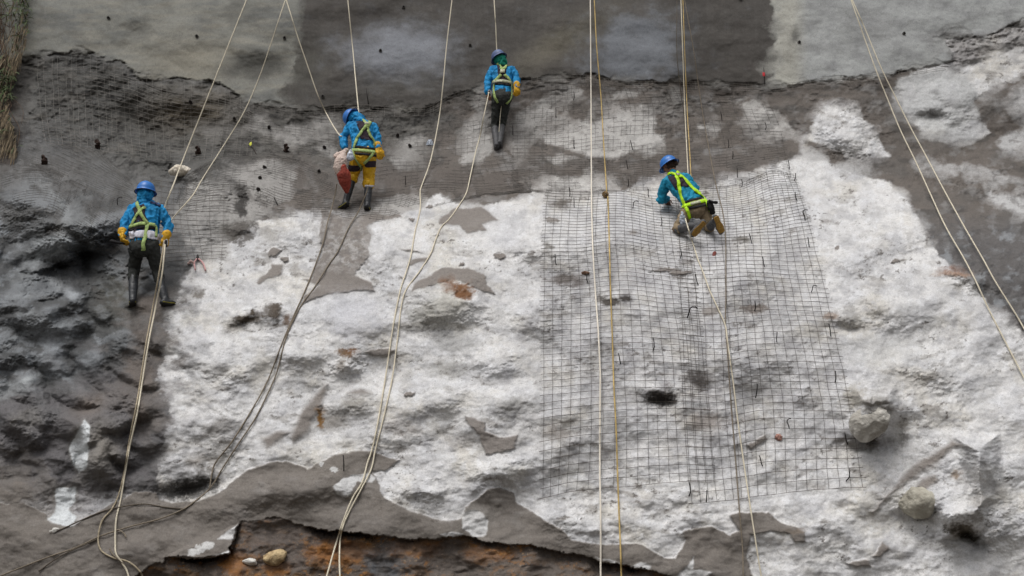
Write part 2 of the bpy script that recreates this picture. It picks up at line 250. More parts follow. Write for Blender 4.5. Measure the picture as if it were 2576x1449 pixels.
# soft darker / stained rock inside the white area, big bulge's shading painted in
for cx, cy, rx, ry, a, c in [(620, 805, 38, 16, .9, (70, 64, 56)), (685, 785, 22, 20, .8, (84, 76, 66)), (720, 808, 16, 12, .8, (104, 92, 80)), (500, 740, 14, 12, .7, (96, 88, 78)), (1110, 780, 66, 60, .55, (152, 150, 142)), (1060, 800, 45, 40, .6, (140, 138, 132)), (1170, 735, 22, 16, .95, (120, 88, 62)), (1160, 722, 20, 8, .9, (126, 92, 66)),
                             (1150, 860, 60, 30, .5, (150, 149, 146)), (865, 890, 22, 10, .9, (108, 86, 64)), (855, 920, 14, 20, .6, (110, 98, 84)), (900, 800, 90, 70, .5, (180, 181, 188)), (1130, 930, 60, 24, .5, (120, 118, 112)), (1540, 755, 24, 12, .9, (84, 80, 76)), (1577, 752, 12, 10, .9, (80, 76, 72)), (1508, 750, 12, 12, .7, (104, 98, 92)),
                             (1420, 703, 50, 16, .75, (112, 106, 102)), (1460, 715, 26, 12, .5, (126, 124, 126)), (1655, 1003, 42, 26, .95, (74, 70, 68)), (1680, 1010, 30, 14, .8, (60, 56, 54)), (1755, 955, 38, 26, .75, (92, 88, 86)), (1770, 1060, 55, 30, .6, (132, 122, 114)), (1560, 1070, 50, 26, .45, (140, 140, 140)), (1400, 1090, 40, 20, .55, (136, 128, 120)),
                             (1900, 775, 40, 14, .75, (112, 102, 94)), (1790, 780, 30, 14, .65, (122, 114, 106)), (1410, 510, 26, 14, .8, (96, 90, 84)), (1380, 617, 18, 8, .8, (110, 106, 100)), (1590, 580, 16, 8, .6, (120, 112, 104)), (1870, 602, 26, 10, .8, (104, 100, 94)), (2135, 790, 30, 26, .6, (128, 126, 124)), (2088, 795, 22, 12, .7, (134, 116, 102)),
                             (2150, 1000, 34, 30, .6, (150, 144, 130)), (2210, 1030, 40, 44, .65, (128, 124, 118)), (2185, 1100, 26, 14, .9, (86, 80, 72)), (2190, 1060, 26, 24, .3, (200, 196, 186)), (2295, 1265, 34, 30, .5, (162, 156, 142)), (2420, 1330, 36, 22, .9, (100, 92, 80)), (2450, 1300, 30, 18, .7, (118, 112, 104)), (2470, 1260, 40, 26, .55, (140, 136, 130)), (2404, 1195, 14, 10, .7, (134, 116, 98)),  # includes painted shade under the right knob and outcrop
                             (2220, 880, 120, 50, .35, (178, 178, 176)), (2340, 1370, 80, 16, .35, (160, 158, 154)), (2290, 780, 50, 16, .4, (150, 150, 150)), (2400, 690, 50, 10, .6, (150, 118, 92)), (480, 1225, 60, 30, .85, (72, 70, 68)), (520, 1200, 36, 24, .6, (88, 84, 80)), (560, 1075, 50, 30, .6, (126, 122, 118)), (500, 1160, 40, 28, .5, (132, 126, 120)),
                             (835, 1060, 50, 24, .65, (110, 104, 96)), (806, 1050, 9, 26, .85, (120, 92, 54)), (895, 1020, 36, 26, .6, (128, 124, 118)), (1010, 1075, 60, 20, .5, (128, 122, 118)), (1160, 1110, 50, 20, .4, (144, 138, 132)), (1190, 1290, 60, 26, .3, (150, 148, 144)), (1290, 1020, 50, 26, .6, (142, 140, 136)), (2530, 1250, 40, 20, .3, (140, 138, 134)), (2040, 1225, 40, 8, .4, (130, 124, 118)),
                             (2000, 1335, 30, 8, .7, (120, 110, 100)), (1540, 1300, 60, 20, .2, (150, 148, 144)), (580, 580, 40, 26, .7, (96, 94, 90)), (605, 510, 14, 36, .85, (66, 64, 62)), (680, 590, 24, 24, .5, (124, 120, 114)), (2480, 1400, 60, 18, .35, (140, 138, 134)), (2240, 970, 50, 20, .4, (140, 138, 136)), (1640, 660, 60, 22, .25, (140, 140, 142))]:
    lay(ss(.12, .85, blob(cx, cy, rx, ry) + (.55 * n_sml + .35 * n_fin) * (1 if rx < 45 else .55)) * min(1, a * 1.12) * (blob(cx, cy, rx * 1.8, ry * 1.8) ** .5), c)
for P, c, a in [([(570, 828), (600, 810), (622, 796), (638, 776), (656, 786), (654, 803), (622, 815), (592, 830)], (72, 64, 55), 1), ([(676, 792), (684, 770), (698, 768), (702, 784), (694, 796), (682, 800)], (78, 70, 62), .9), ([(712, 806), (718, 794), (730, 796), (732, 808), (722, 812)], (96, 80, 70), .9),
                ([(1110, 706), (1138, 706), (1158, 720), (1176, 738), (1180, 752), (1164, 754), (1142, 732), (1114, 716)], (112, 78, 52), .95), ([(596, 470), (616, 480), (622, 530), (606, 548), (598, 520)], (62, 60, 58), .9), ([(572, 570), (610, 556), (650, 566), (640, 590), (600, 618), (572, 605)], (84, 80, 76), .85),
                ([(1640, 985), (1690, 982), (1694, 1010), (1670, 1020), (1650, 1018), (1622, 1000)], (62, 59, 57), .85), ([(1514, 746), (1530, 744), (1556, 748), (1560, 762), (1538, 768), (1520, 760)], (78, 74, 70), .85), ([(1566, 744), (1580, 742), (1586, 754), (1572, 762)], (66, 62, 60), .9), ([(868, 884), (890, 876), (900, 880), (880, 890)], (104, 74, 48), .95),
                ([(392, 1236), (440, 1212), (500, 1200), (545, 1206), (540, 1236), (500, 1256), (430, 1260)], (64, 62, 60), .8), ([(805, 1032), (816, 1030), (812, 1060), (802, 1072)], (116, 84, 44), .9), ([(2398, 1318), (2440, 1330), (2462, 1350), (2450, 1362), (2412, 1350)], (82, 75, 64), .9), ([(1396, 694), (1440, 698), (1470, 712), (1440, 722), (1400, 712)], (104, 98, 95), .7),
                ([(2168, 1084), (2200, 1096), (2216, 1090), (2208, 1112), (2190, 1122), (2172, 1104)], (84, 77, 70), .9), ([(2366, 678), (2390, 670), (2418, 682), (2400, 680), (2372, 684)], (120, 82, 60), .9), ([(1740, 940), (1776, 944), (1784, 962), (1764, 978), (1746, 962)], (84, 80, 78), .7)]:  # knob and outcrop undersides darkened again here, shade put into the colour
    m = pmask(P, 2.5, grow=2); lay(m * a * (1 - .5 * ss(.05, .35, -n_sml - n_fin * .6)), c); H0 = 0
# --- upper smooth wall (older sprayed concrete), three panels
U = pmask([(-1600, 165)] + TOPL + [(4200, -1300), (-1600, -1300)], 2.5)
lay(U, (128, 128, 122)); lay(U * ss(-.2, .4, n_med) * .7, (102, 104, 103)); lay(U * ss(-.1, .35, fbm(X / 90, Y / 14, 4, 131)) * .35, (146, 142, 130)); lay(U * ss(.0, .4, mot) * .35, (104, 104, 100)); lay(U * ss(.1, .5, n_str) * .4, (112, 108, 98)); lay(U * blob(480, 150, 120, 60) * .5, (150, 144, 128)); rlay(U, .22)
for cx, cy, rx, ry, a in [(650, 172, 76, 40, 1.1), (350, 80, 30, 24, .5), (130, 45, 60, 20, .4), (610, 30, 60, 30, .5), (700, 235, 60, 14, .35), (560, 190, 30, 40, .3)]: lay(U * ss(.1, .8, blob(cx, cy, rx, ry) + .3 * mot) * a * .8, (84, 83, 79))
dp = pmask([(765, -1300), (762, 60), (748, 130), (735, 200), (700, 235), (720, 262), (760, 290), (1930, 300), (1934, 215), (1950, 140), (1952, 60), (1935, 0), (1935, -1300)], 3) * U
lay(dp * .97, (74, 71, 68)); lay(dp * ss(.0, .4, fbm(X / 12, Y / 70, 3, 151)) * .18, (98, 95, 92)); lay(dp * ss(.1, .4, n_fin) * .25, (98, 95, 92)); lay(dp * ss(0, .5, n_med) * .45, (98, 94, 90)); lay(dp * ss(.1, .5, n_str) * .35, (66, 62, 59))
lay(dp * ss(.1, .85, blob(1005, 130, 150, 78) + .35 * mot + .12 * n_sml) * .95, (128, 131, 137)); lay(dp * ss(.1, .85, blob(1600, 125, 130, 100) + .5 * mot + .25 * n_str) * .85, (118, 122, 128)); lay(dp * blob(1400, 110, 150, 34, -32) * .6, (112, 107, 94)); lay(dp * blob(1000, 215, 120, 26) * .4, (112, 110, 106))
lay(dp * blob(900, 40, 120, 36) * .5, (68, 64, 60)); lay(dp * blob(760, 170, 60, 60) * .4, (84, 84, 76)); lay(dp * blob(1850, 170, 110, 60) * .3, (66, 62, 58))
rp = pmask([(1935, -1300), (1940, 0), (1955, 60), (1952, 140), (1936, 225), (4200, 225), (4200, -1300)], 6) * U
lay(rp, (158, 160, 159)); lay(rp * ss(-.15, .35, n_str) * .6, (138, 139, 139)); lay(rp * ss(.0, .4, mot) * .45, (130, 131, 132)); lay(rp * ss(1950, 1900, X - 90) * .45, (176, 172, 156)); lay(rp * blob(2190, 70, 70, 60, 40) * .4, (134, 134, 134)); lay(rp * ss(.25, .5, n_sml) * .35, (120, 120, 118))
lay(blob(2000, 92, 10, 18, 20) * .7, (70, 70, 68)); rlay(rp, .32)
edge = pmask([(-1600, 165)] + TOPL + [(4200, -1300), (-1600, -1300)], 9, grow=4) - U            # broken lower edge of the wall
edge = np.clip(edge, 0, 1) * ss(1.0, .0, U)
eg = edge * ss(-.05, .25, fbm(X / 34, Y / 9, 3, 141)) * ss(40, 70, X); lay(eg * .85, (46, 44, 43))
rt = pmask([(2378, 98), (2480, 88), (2576, 50), (2700, 20), (2700, 170), (2576, 130), (2500, 110), (2470, 150), (2400, 170)], 9); lay(rt * .75, (116, 112, 110)); lay(rt * ss(.0, .3, n_str) * .8, (62, 60, 58)); rlay(rt, 1.8)
# --- soil below the lip
soil_sl, soil_sd = sdist([(330, 1640)] + LIP + [(1900, 1620), (1900, 2600), (330, 2600)], True, 60)
SOIL = np.zeros(X.shape, np.float32); SOIL[soil_sl] = ss(-1.2, 1.2, soil_sd)
lay(SOIL, (92, 83, 77)); lay(SOIL * ss(-.05, .35, n_sml) * .8, (58, 46, 38)); lay(SOIL * ss(.05, .3, fbm(XW / 60, YW / 26, 4, 121)) * .7, (100, 76, 52))
for cx, cy, rx, ry, a in [(850, 1390, 90, 34, .85), (590, 1420, 34, 40, .8), (1230, 1395, 70, 26, .5), (700, 1430, 40, 20, .6), (1040, 1380, 80, 24, .35)]: lay(SOIL * ss(.2, .75, blob(cx, cy, rx, ry) + .3 * n_sml) * a * .95, (142, 94, 46)); lay(SOIL * ss(.12, .34, n_sml - .4 * n_fin) * ss(-.15, .3, n_med) * .5, (134, 94, 52)); lay(SOIL * ss(.30, .5, n_fin) * .3, (150, 128, 100))
lay(SOIL * pmask([(920, 1400), (990, 1395), (1020, 1470), (930, 1480)], 8) * .7, (104, 110, 116)); lay(SOIL * pmask([(600, 1300), (700, 1300), (760, 1370), (740, 1400), (660, 1380), (640, 1420), (600, 1400)], 12) * .75, (98, 91, 87)); lay(SOIL * ss(.0, .4, -n_med) * .5, (98, 91, 86)); lay(SOIL * pmask([(1100, 1410), (1300, 1415), (1500, 1440), (1500, 1470), (1000, 1470)], 16) * .7, (104, 98, 93)); lay(SOIL * blob(1560, 1440, 60, 24) * .4, (104, 100, 98))
rlay(SOIL, 1.15)

def facet(cx, cy, dirs, k=1.0, rnd=.0):
    x = XS - cx; y = YS - cy; m = np.full(X.shape, -9.)
    for dx_, dy_, r_ in dirs: L = math.hypot(dx_, dy_); m = np.maximum(m, (x * dx_ + y * dy_) / L / r_)
    return ss(0, 1, np.clip((1 - m) * k, 0, 1)) if rnd else np.clip((1 - m) * k, 0, 1)
# --- relief in metres towards the viewer
H = .22 * n_big + .11 * n_med * np.clip(ROUGHN, .5, 1.3) + ADD
H += ROUGHN * (.095 * (bil - .2) + .012 * n_str + .008 * n_sml * (.3 + clus) + .024 * (bil2 - .2) * (.3 + clus)) + ROUGHN * (.0042 * n_fin + .0010 * n_spk) - .006 * pits * (ROUGHN > .5)
H += np.clip(ROUGHN - 1.2, 0, 1) * (.045 * n_sml + .014 * n_fin + .05 * n_str + .10 * bil2)
for cx, cy, rx, ry, rot, amp in [(110, 520, 170, 74, 25, 1.0), (130, 470, 90, 30, 10, .2), (230, 640, 120, 40, -30, -.34), (300, 700, 60, 40, 0, -.25), (640, 455, 120, 52, 15, .6), (420, 470, 90, 40, 30, -.3), (500, 560, 26, 60, 0, .18), (620, 560, 30, 50, 0, .15), (560, 560, 20, 60, 0, -.1), (60, 330, 120, 60, 20, .3), (370, 420, 90, 40, 35, -.3), (90, 780, 90, 46, 0, .35), (330, 860, 60, 60, 0, .2), (60, 1060, 110, 60, 20, .3), (300, 1010, 60, 30, -20, .2), (180, 745, 50, 30, 20, .2), (250, 1130, 60, 90, 0, .25),
                                 (1125, 762, 92, 62, 0, .40), (870, 915, 34, 26, -30, .2), (615, 800, 46, 22, -20, .18), (690, 790, 22, 20, 0, .1), (2205, 1010, 78, 46, 10, .22), (2190, 1122, 50, 16, 0, -.22), (2250, 1080, 30, 50, 0, -.12),
                                 (2430, 1170, 90, 60, 30, .2), (2420, 1290, 120, 66, 20, .45), (2430, 1350, 60, 18, 30, -.3), (2320, 1300, 60, 20, 0, -.1), (2135, 800, 34, 24, 0, .14), (2135, 826, 40, 10, 0, -.06), (900, 830, 90, 60, 0, .15), (1655, 1012, 40, 16, 0, -.12), (1655, 980, 60, 20, 0, .08),
                                 (470, 1235, 80, 20, -10, -.2), (615, 812, 40, 8, -25, -.06), (560, 1070, 60, 36, 0, .1), (740, 560, 60, 60, 20, .22), (1860, 430, 160, 50, -10, .25), (1960, 470, 60, 40, 20, .2), (2130, 350, 80, 50, 20, .3), (2400, 260, 70, 60, 0, .25), (2440, 450, 160, 30, 12, .25), (2300, 560, 70, 50, 40, .25), (1480, 620, 90, 60, 0, .18), (1860, 700, 110, 70, 0, .22), (1500, 880, 100, 60, 0, .15), (1880, 900, 110, 60, 0, .18), (1340, 800, 60, 50, 0, .2), (1250, 900, 70, 40, 0, .2), (760, 880, 80, 50, 0, .2), (560, 920, 70, 50, 0, .18), (950, 640, 50, 60, 0, .2), (1330, 620, 60, 40, 0, .18), (1250, 1180, 80, 40, 0, .2), (1060, 1230, 70, 30, 0, .15), (2250, 780, 100, 50, 20, .2), (2350, 930, 100, 40, 10, .2), (2150, 640, 70, 50, 0, .15), (1120, 1000, 70, 40, 0, .15), (2130, 320, 90, 50, 25, .25), (2340, 300, 40, 14, 0, -.12), (1560, 330, 120, 60, 0, .12), (1720, 300, 40, 80, 0, -.16), (380, 330, 160, 60, 20, -.3), (480, 250, 120, 40, 10, .15), (600, 590, 46, 22, 0, -.12),
                                 (605, 510, 12, 34, 0, -.1), (2440, 700, 70, 24, 20, .18), (1180, 740, 26, 12, 30, -.07), (1000, 1100, 80, 30, 0, .08), (870, 1015, 60, 30, 0, .14), (1270, 1010, 60, 40, 0, .12), (1200, 1090, 60, 40, 20, .1), (1500, 1320, 120, 40, 0, .12), (40, 890, 60, 26, 0, .2), (1210, 310, 30, 70, 10, .12), (700, 1240, 260, 40, -8, .1)]:
    H += amp * blob(cx, cy, rx, ry, rot)
H += .52 * facet(2462, 1135, [(0, -1, 48), (-1, .35, 60), (-.6, 1, 210), (1, -.1, 60), (1, .6, 120), (0, 1, 250)], 1.0, 1)
H += .34 * facet(2205, 1035, [(-.2, -1, 62), (-1, -.2, 62), (-1, 1, 66), (1, -.4, 74), (1, .8, 62), (.1, 1, 92)], 2.0, 1)
H += .07 * facet(2170, 1000, [(0, -1, 26), (-1, 0, 30), (1, 0, 34), (0, 1, 20)], 2.0, 1) + .06 * facet(2222, 998, [(0, -1, 24), (-1, 0, 28), (1, 0, 36), (0, 1, 20)], 2.0, 1)
H += .22 * facet(2420, 1320, [(-.3, -1, 60), (-1, .2, 70), (1, .2, 60), (.3, 1, 28)], 1.6, 1)
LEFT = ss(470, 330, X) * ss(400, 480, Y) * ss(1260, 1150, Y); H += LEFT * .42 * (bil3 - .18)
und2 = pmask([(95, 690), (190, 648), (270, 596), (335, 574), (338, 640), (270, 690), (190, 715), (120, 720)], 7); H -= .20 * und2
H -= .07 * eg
H += .05 * U
for a in [(650, 170, 70, 36), (350, 80, 40, 24)]: H -= .06 * blob(*a)
ds = np.zeros(X.shape); ds[soil_sl] = np.clip(soil_sd, 0, 200)
H -= SOIL * (.03 + .05 * ss(760, 800, X) + np.exp(-ds / 14.0) * (.0 + .26 * np.clip(np.exp(-((X - 870) / 80) ** 4) + np.exp(-((X - 520) / 70) ** 4) + .7 * np.exp(-((X - 1560) / 60) ** 4) + .3 * np.exp(-((X - 1230) / 50) ** 4), 0, 1)))
H += .10 * pmask([(423, 1401), (483, 1405), (533, 1403), (580, 1393), (600, 1316), (540, 1350), (430, 1395)], 3, rough=False)
H *= ss(-1600, -300, Y) * .9 + .1
D = DB - H
PX = (X - 1288) / F; PY = -(Y - 724.5) / F
V = CAM + D[..., None] * (FWD + PX[..., None] * RGT + PY[..., None] * UPV)

def mesh_from(name, verts, faces_flat, nper, smooth=True):
    faces_flat = np.asarray(faces_flat).ravel(); me = bpy.data.meshes.new(name); nv = len(verts); nf = len(faces_flat) // nper
    me.vertices.add(nv); me.vertices.foreach_set('co', np.asarray(verts, np.float32).ravel())
    me.loops.add(nf * nper); me.loops.foreach_set('vertex_index', np.asarray(faces_flat, np.int32).ravel())
    me.polygons.add(nf); me.polygons.foreach_set('loop_start', np.arange(0, nf * nper, nper, dtype=np.int32))
    if smooth: me.polygons.foreach_set('use_smooth', np.ones(nf, bool))
    me.update(calc_edges=True); me.validate(); return me
idx = np.arange(NX * NY).reshape(NY, NX)
quads = np.stack([idx[1:, :-1], idx[1:, 1:], idx[:-1, 1:], idx[:-1, :-1]], -1).reshape(-1, 4)
me = mesh_from('rock_slope', V.reshape(-1, 3), quads, 4)
GR = ss(.42, .8, n_spk)[..., None] * .22; ALB *= (1 - GR).astype(np.float32); ALB *= (1 + .10 * ss(.42, .8, -n_spk)[..., None]).astype(np.float32)
ca = me.color_attributes.new('rock_colour', 'FLOAT_COLOR', 'POINT')
ca.data.foreach_set('color', np.concatenate([ALB, ROUGHN[..., None] / 3], -1).astype(np.float32).ravel())
slope = bpy.data.objects.new('rock_slope', me); COL.objects.link(slope); slope['kind'] = 'structure'
slope['label'] = 'steep rock slope partly covered in sprayed concrete, white and dark grey'
def rock_mat():
    m = bpy.data.materials.new('scaled rock'); m.use_nodes = True; n = m.node_tree; p = n.nodes['Principled BSDF']; L = n.links.new
    p.inputs['Roughness'].default_value = .88; p.inputs['Specular IOR Level'].default_value = .25
    at = n.nodes.new('ShaderNodeAttribute'); at.attribute_name = 'rock_colour'; tc = n.nodes.new('ShaderNodeTexCoord')
    def noise(sc, det=4, ro=.6):
        o = n.nodes.new('ShaderNodeTexNoise'); o.inputs['Scale'].default_value = sc; o.inputs['Detail'].default_value = det; o.inputs['Roughness'].default_value = ro; L(tc.outputs['Object'], o.inputs['Vector']); return o
    n1 = noise(14, 6, .7); n2 = noise(60, 3, .6)
    mr = n.nodes.new('ShaderNodeMapRange'); mr.inputs[1].default_value = .3; mr.inputs[2].default_value = .72; mr.inputs[3].default_value = .88; mr.inputs[4].default_value = 1.09; L(n1.outputs['Fac'], mr.inputs[0])
    mr2 = n.nodes.new('ShaderNodeMapRange'); mr2.inputs[1].default_value = .3; mr2.inputs[2].default_value = .7; mr2.inputs[3].default_value = .86; mr2.inputs[4].default_value = 1.12; L(n2.outputs['Fac'], mr2.inputs[0])
    mu = n.nodes.new('ShaderNodeMath'); mu.operation = 'MULTIPLY'; L(mr.outputs[0], mu.inputs[0]); L(mr2.outputs[0], mu.inputs[1])
    mx = n.nodes.new('ShaderNodeVectorMath'); mx.operation = 'SCALE'; L(at.outputs['Color'], mx.inputs[0]); L(mu.outputs[0], mx.inputs['Scale']); L(mx.outputs[0], p.inputs['Base Color'])
    b1 = n.nodes.new('ShaderNodeBump'); b1.inputs['Strength'].default_value = .8; b1.inputs['Distance'].default_value = .006
    b2 = n.nodes.new('ShaderNodeBump'); b2.inputs['Strength'].default_value = .7; b2.inputs['Distance'].default_value = .0025
    L(n1.outputs['Fac'], b1.inputs['Height']); L(n2.outputs['Fac'], b2.inputs['Height']); L(b1.outputs[0], b2.inputs['Normal']); L(b2.outputs[0], p.inputs['Normal'])
    return m
me.materials.append(rock_mat())
# the ground at the foot, reaching far
gm = mesh_from('ground', [(-300, -300, -.1), (300, -300, -.1), (300, 40, -.1), (-300, 40, -.1)], [0, 1, 2, 3], 4, False)
gr = bpy.data.objects.new('ground', gm); COL.objects.link(gr); gr['kind'] = 'structure'; gm.materials.append(mat('bare ground', (84, 78, 70), .95, .2, .8, .02, 6))

# ---------------------------------------------------------------- placing things on the slope
def boxblur(a, r):
    k = np.ones(2 * r + 1) / (2 * r + 1)
    a = np.apply_along_axis(lambda v: np.convolve(np.pad(v, r, mode='edge'), k, 'valid'), 0, a)
    return np.apply_along_axis(lambda v: np.convolve(np.pad(v, r, mode='edge'), k, 'valid'), 1, a)
DS = boxblur(boxblur(D, 7), 7)
def samp(A, dx, dy):
    dx = np.asarray(dx, float); dy = np.asarray(dy, float)
    j = np.clip(np.searchsorted(GXA, dx) - 1, 0, NX - 2); i = np.clip(np.searchsorted(GYA, dy) - 1, 0, NY - 2)
    u = np.clip((dx - GXA[j]) / (GXA[j + 1] - GXA[j]), 0, 1); v = np.clip((dy - GYA[i]) / (GYA[i + 1] - GYA[i]), 0, 1)
    return (A[i, j] * (1 - u) + A[i, j + 1] * u) * (1 - v) + (A[i + 1, j] * (1 - u) + A[i + 1, j + 1] * u) * v
def pt(dx, dy, d):
    dx = np.asarray(dx, float); dy = np.asarray(dy, float); d = np.asarray(d, float)
    return CAM + d[..., None] * (FWD + ((dx - 1288) / F)[..., None] * RGT + (-(dy - 724.5) / F)[..., None] * UPV)
def proj(p):
    q = np.asarray(p) - CAM; d = q @ FWD; return 1288 + F * (q @ RGT) / d, 724.5 - F * (q @ UPV) / d, d
def sp(dx, dy, off=0.0): return pt(dx, dy, samp(D, dx, dy) - off)

ORG = {}
def tag(o, label=None, cat=None, group=None, kind=None):
    if label: o['label'] = label
    if cat: o['category'] = cat
    if group: o['group'] = group
    if kind: o['kind'] = kind
    return o
def thing(name, loc, label, cat, group=None):
    o = bpy.data.objects.new(name, None); COL.objects.link(o); o.location = loc; o.empty_display_size = .1; ORG[o.name] = np.array(loc, float); return tag(o, label, cat, group)
def link(name, me, m, parent=None, origin=None):
    o = bpy.data.objects.new(name, me); COL.objects.link(o)
    if m is not None and not me.materials: me.materials.append(m)
    if parent is not None:
        org = ORG[parent.name]; me.transform(Matrix.Translation(Vector(-org))); o.parent = parent; ORG[o.name] = org
    elif origin is not None:
        me.transform(Matrix.Translation(Vector(-np.asarray(origin)))); o.location = origin; ORG[o.name] = np.array(origin, float)
    return o

class MB:
    def __init__(s): s.v = []; s.f = []; s.n = 0
    def add(s, v, f): s.v += [tuple(map(float, a)) for a in v]; s.f += [tuple(i + s.n for i in q) for q in f]; s.n += len(v); return s
    def loft(s, st, seg=14):
        """st: (centre, a, b, widthdir) rings, closed and rounded ends"""
        C = [np.asarray(a[0], float) for a in st]; rings = []
        for k, (c, a, b, wd) in enumerate(zip(C, [q[1] for q in st], [q[2] for q in st], [q[3] for q in st])):
            t = C[min(k + 1, len(C) - 1)] - C[max(k - 1, 0)]; t /= max(np.linalg.norm(t), 1e-9)
            u = np.asarray(wd if wd is not None else (1, .13, .07), float); u = u - t * (u @ t)
            if np.linalg.norm(u) < .1: u = np.array([.1, 1, .2]); u = u - t * (u @ t)
            u /= np.linalg.norm(u); w_ = np.cross(t, u)
            def ring(cc, sc): return [cc + sc * (math.cos(q) * a * u + math.sin(q) * b * w_) for q in np.linspace(0, 2 * math.pi, seg, endpoint=False)]
            m_ = min(a, b)
            if k == 0:
                for q in (80, 55, 28): rings.append(ring(c - t * m_ * math.sin(R(q)), math.cos(R(q))))
            rings.append(ring(c, 1))
            if k == len(C) - 1:
                for q in (28, 55, 80): rings.append(ring(c + t * m_ * math.sin(R(q)), math.cos(R(q))))
        v = [p for r_ in rings for p in r_]; f = []
        for i in range(len(rings) - 1):
            for j in range(seg): a = i * seg + j; b = i * seg + (j + 1) % seg; f.append((a, b, b + seg, a + seg))
        f.append(tuple(range(seg))[::-1]); f.append(tuple((len(rings) - 1) * seg + j for j in range(seg)))
        return s.add(v, f)
    def chain(s, pts, rad, seg=12): return s.loft([(p, r_, r_, None) for p, r_ in zip(pts, rad)], seg)
    def ball(s, c, r3, axes=None, n=12):
        c = np.asarray(c, float); A = np.eye(3) if axes is None else np.asarray(axes); v = []; f = []
        for i in range(n + 1):
            th = math.pi * i / n
            for j in range(2 * n):
                ph = math.pi * j / n; v.append(c + (A.T @ (np.array([math.sin(th) * math.cos(ph), math.sin(th) * math.sin(ph), math.cos(th)]) * r3)))
        for i in range(n):
            for j in range(2 * n): a = i * 2 * n + j; b = i * 2 * n + (j + 1) % (2 * n); f.append((a, a + 2 * n, b + 2 * n, b))
        return s.add(v, f)
    def tube(s, P, r, seg=6, cap=True):
        P = np.asarray(P, float); T = np.gradient(P, axis=0); T /= np.maximum(np.linalg.norm(T, axis=1), 1e-9)[:, None]
        ref = np.array([.31, .9, .1]); U_ = np.cross(T, ref); bad = np.linalg.norm(U_, axis=1) < .1
        U_[bad] = np.cross(T[bad], [1, 0, 0]); U_ /= np.linalg.norm(U_, axis=1)[:, None]; W_ = np.cross(T, U_)
        rr = np.broadcast_to(np.asarray(r, float), (len(P),))
        a = np.linspace(0, 2 * np.pi, seg, endpoint=False)
        v = P[:, None] + rr[:, None, None] * (np.cos(a)[None, :, None] * U_[:, None] + np.sin(a)[None, :, None] * W_[:, None]); f = []
        for i in range(len(P) - 1):
            for j in range(seg): q = i * seg + j; w2 = i * seg + (j + 1) % seg; f.append((q, w2, w2 + seg, q + seg))
        if cap: f.append(tuple(range(seg))[::-1]); f.append(tuple((len(P) - 1) * seg + j for j in range(seg)))
        return s.add(v.reshape(-1, 3), f)
    def mesh(s, name, smooth=True):
        me = bpy.data.meshes.new(name); me.from_pydata(s.v, [], s.f)
        if smooth: me.polygons.foreach_set('use_smooth', np.ones(len(me.polygons), bool))
        me.update(); return me
def remesh(me, vox=.013, smooth=3, folds=0, fscale=14, seed=0, stretch=(1, 1, 1)):
    o = bpy.data.objects.new('tmp', me); COL.objects.link(o)
    md = o.modifiers.new('r', 'REMESH'); md.mode = 'VOXEL'; md.voxel_size = vox; md.use_smooth_shade = True
    if smooth: sm = o.modifiers.new('s', 'SMOOTH'); sm.iterations = smooth; sm.factor = .5
    dg = bpy.context.evaluated_depsgraph_get(); dg.update(); out = bpy.data.meshes.new_from_object(o.evaluated_get(dg)); bpy.data.objects.remove(o); bpy.data.meshes.remove(me)
    if folds:
        from mathutils import noise as mn
        co = np.empty(len(out.vertices) * 3); out.vertices.foreach_get('co', co); co = co.reshape(-1, 3)
        no = np.empty(len(out.vertices) * 3); out.vertices.foreach_get('normal', no); no = no.reshape(-1, 3)
        h = np.array([1 - 2.2 * abs(mn.noise(Vector((p[0] * fscale * stretch[0] + seed, p[1] * fscale * stretch[1], p[2] * fscale * stretch[2])))) + .5 * mn.noise(Vector((p[0] * 34 + seed, p[1] * 34, p[2] * 34))) for p in co])
        co += no * (h * folds)[:, None]; out.vertices.foreach_set('co', co.ravel()); out.update()
    out.polygons.foreach_set('use_smooth', np.ones(len(out.polygons), bool)); return out
def cr(P, n=8):
    P = np.asarray(P, float); Q = np.vstack([2 * P[0] - P[1], P, 2 * P[-1] - P[-2]]); o = []
    for i in range(1, len(Q) - 2):
        for t in np.linspace(0, 1, n, endpoint=False):
            a, b, c, d = Q[i - 1], Q[i], Q[i + 1], Q[i + 2]; o.append(.5 * (2 * b + (c - a) * t + (2 * a - 5 * b + 4 * c - d) * t * t + (3 * b - a - 3 * c + d) * t ** 3))
    o.append(P[-1]); return np.array(o)

